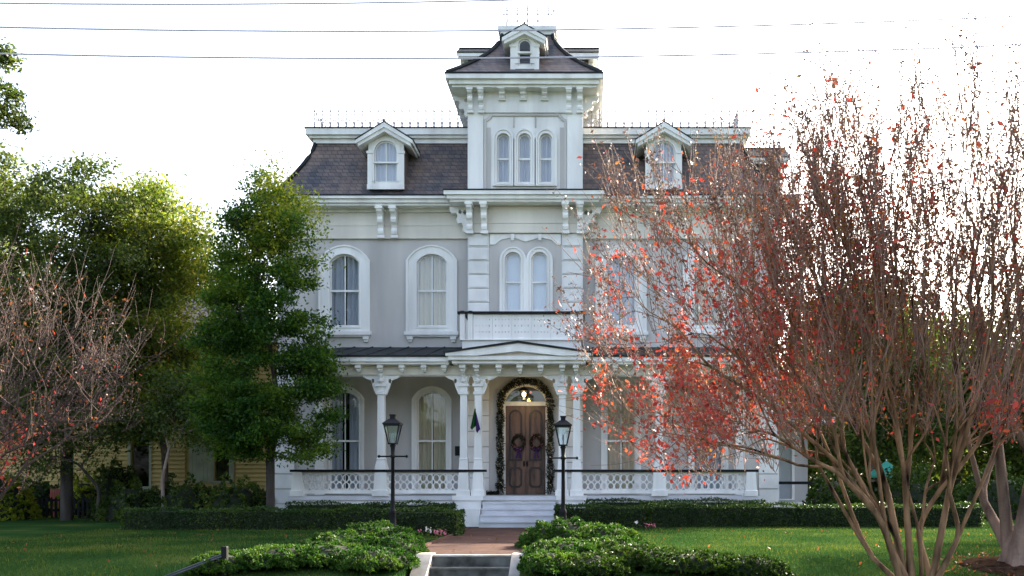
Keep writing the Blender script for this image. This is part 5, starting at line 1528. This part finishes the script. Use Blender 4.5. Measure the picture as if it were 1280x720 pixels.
crape('stout old crape myrtle with a pale fluted trunk at the right edge', (XB, YBc, ground_h(XB, YBc)), 7, polyB, YBc, 1.8, 230, 4,
      [('crown', 'redleaf', 2, 0.06, red_w, (0.0, 1.0, 0.06)), ('crown', 'rustleaf', 4, 0.055, rust_w, (0.0, 1.0, 0.05)), ('seed_heads', 'seed', 10, 0.042, seed_w, (0.35, 1.0, 0.035))], 'footbark', rt=0.15, spread=0.17, twigmat='twigbark')
# its fluted foot
ct = [o for o in bpy.data.objects if o.name.startswith('crape_myrtle')][-1]
b = MB(); g0 = ground_h(XB, YBc)
rings = []
for z, r0 in ((-0.1, 0.36), (0.04, 0.29), (0.15, 0.24), (0.3, 0.20), (0.5, 0.12), (0.6, 0.03)):
    rings.append([(XB + (r0 * (1 + 0.14 * math.sin(5 * a + z) + 0.07 * math.sin(11 * a))) * math.cos(a), YBc + (r0 * (1 + 0.14 * math.sin(5 * a + z) + 0.07 * math.sin(11 * a))) * math.sin(a), g0 + z) for a in np.linspace(0, 2 * math.pi, 61)[:-1]])
b.loft(rings); b.build('foot', 'footbark', ct, True)
b = MB()
mr = [[(XB + r_ * (1 + 0.08 * math.sin(3 * a)) * math.cos(a), YBc + r_ * 0.8 * math.sin(a), ground_h(XB, YBc + r_ * 0.8 * math.sin(a)) + h_) for a in np.linspace(0, 2 * math.pi, 25)[:-1]] for r_, h_ in ((1.0, -0.04), (0.8, 0.04), (0.3, 0.08))]
b.loft(mr); tag(b.build('mulch_bed', 'soil', None, True), kind='structure')
def redL(p):
    x, y = px_of(p); return 0.03 + 0.9 * math.exp(-(((x + 5) / 60) ** 2 + ((y - 575) / 50) ** 2))
YL2 = 15.5
xL = PX(-95, YL2)
polyL = [(-260, 330), (-120, 270), (-20, 285), (40, 330), (95, 350), (150, 400), (185, 440), (150, 480), (190, 520), (120, 540), (60, 560), (30, 600), (-60, 600), (-260, 560)]
crape('crape myrtle reaching in from the left edge with bare grey twigs', (xL, YL2, ground_h(xL, YL2)), 8, polyL, YL2, 1.8, 420, 4,
      [('crown', 'redleaf', 4, 0.07, redL, (0.0, 1.0, 0.06)), ('crown', 'seed', 11, 0.030, lambda p: 0.7, (0.0, 1.0, 0.05)), ('crown', 'rustleaf', 1.5, 0.042, lambda p: 0.7, (0.0, 1.0, 0.05))], 'greybark', rt=0.055, wl=(0.25, 0.7), upb=0.15, wob=0.45)

# ------------------------------------------------------------------ overhead cables
def cable(label, pts, Y, r):
    P = [(PX(a, Y), Y, PZ(c, Y)) for a, c in pts]
    x = np.array([p[0] for p in P]); z = np.array([p[2] for p in P]); co = np.polyfit(x, z, 2)
    xx = np.linspace(-24, 24, 60)
    b = MB(); b.tube([(u, Y, float(np.polyval(co, u))) for u in xx], r, 6)
    o = b.build('overhead_cable', 'cable'); tag(o, label, 'cable', 'overhead cables')
cable('topmost of the thin overhead cables, leaving the top of the picture near the tower', [(0, 4), (320, 5), (640, 0)], 11.5, 0.009)
cable('middle overhead cable crossing just above the tower dormer', [(0, 34), (640, 38), (1280, 20)], 11.5, 0.0095)
cable('lowest overhead cable crossing the tower roof', [(0, 67), (500, 73), (1280, 56)], 11.5, 0.0095)

# ------------------------------------------------------------------ grass and fallen leaves
n = 90000
gx = rng.uniform(-13, 12, n); gy = 13.2 + 13 * rng.random(n) ** 1.5
ok = (np.abs(gx) < gy * 0.66 + 1) & ~((gx > -3.4) & (gx < -0.9))
gx, gy = gx[ok], gy[ok]
gz = np.array([ground_h(a, c) for a, c in zip(gx, gy)])
n = len(gx)
hh = rng.uniform(0.03, 0.065, n); an = rng.uniform(0, 2 * math.pi, n); lean = rng.normal(0, 0.02, (n, 2))
v = np.empty((n, 3, 3)); wd = 0.006
v[:, 0] = np.stack([gx - wd * np.cos(an), gy - wd * np.sin(an), gz - 0.005], 1); v[:, 1] = np.stack([gx + wd * np.cos(an), gy + wd * np.sin(an), gz - 0.005], 1)
v[:, 2] = np.stack([gx + lean[:, 0], gy + lean[:, 1], gz + hh], 1)
tag(fast_mesh('grass', v.reshape(-1, 3), np.arange(3 * n).reshape(n, 3), 'blade'), kind='stuff')
n = 260
fx_ = rng.uniform(-13, 12, n); fy_ = rng.uniform(14, 25, n)
fp = np.stack([fx_, fy_, np.array([ground_h(a, c) + 0.035 for a, c in zip(fx_, fy_)])], 1)
an_ = rng.uniform(0, 2 * math.pi, 240); rd = rng.uniform(0.2, 1.4, 240)
lx, ly = XB + rd * np.cos(an_), YBc + rd * np.sin(an_)
fp = np.concatenate([fp, np.stack([lx, ly, np.array([ground_h(a, c) + 0.06 - 0.03 * r_ for a, c, r_ in zip(lx, ly, rd)])], 1)])
tag(leaves('fallen_leaves', fp, 0.07, 'rustleaf', None, 0.6, None, 3.0), kind='stuff')
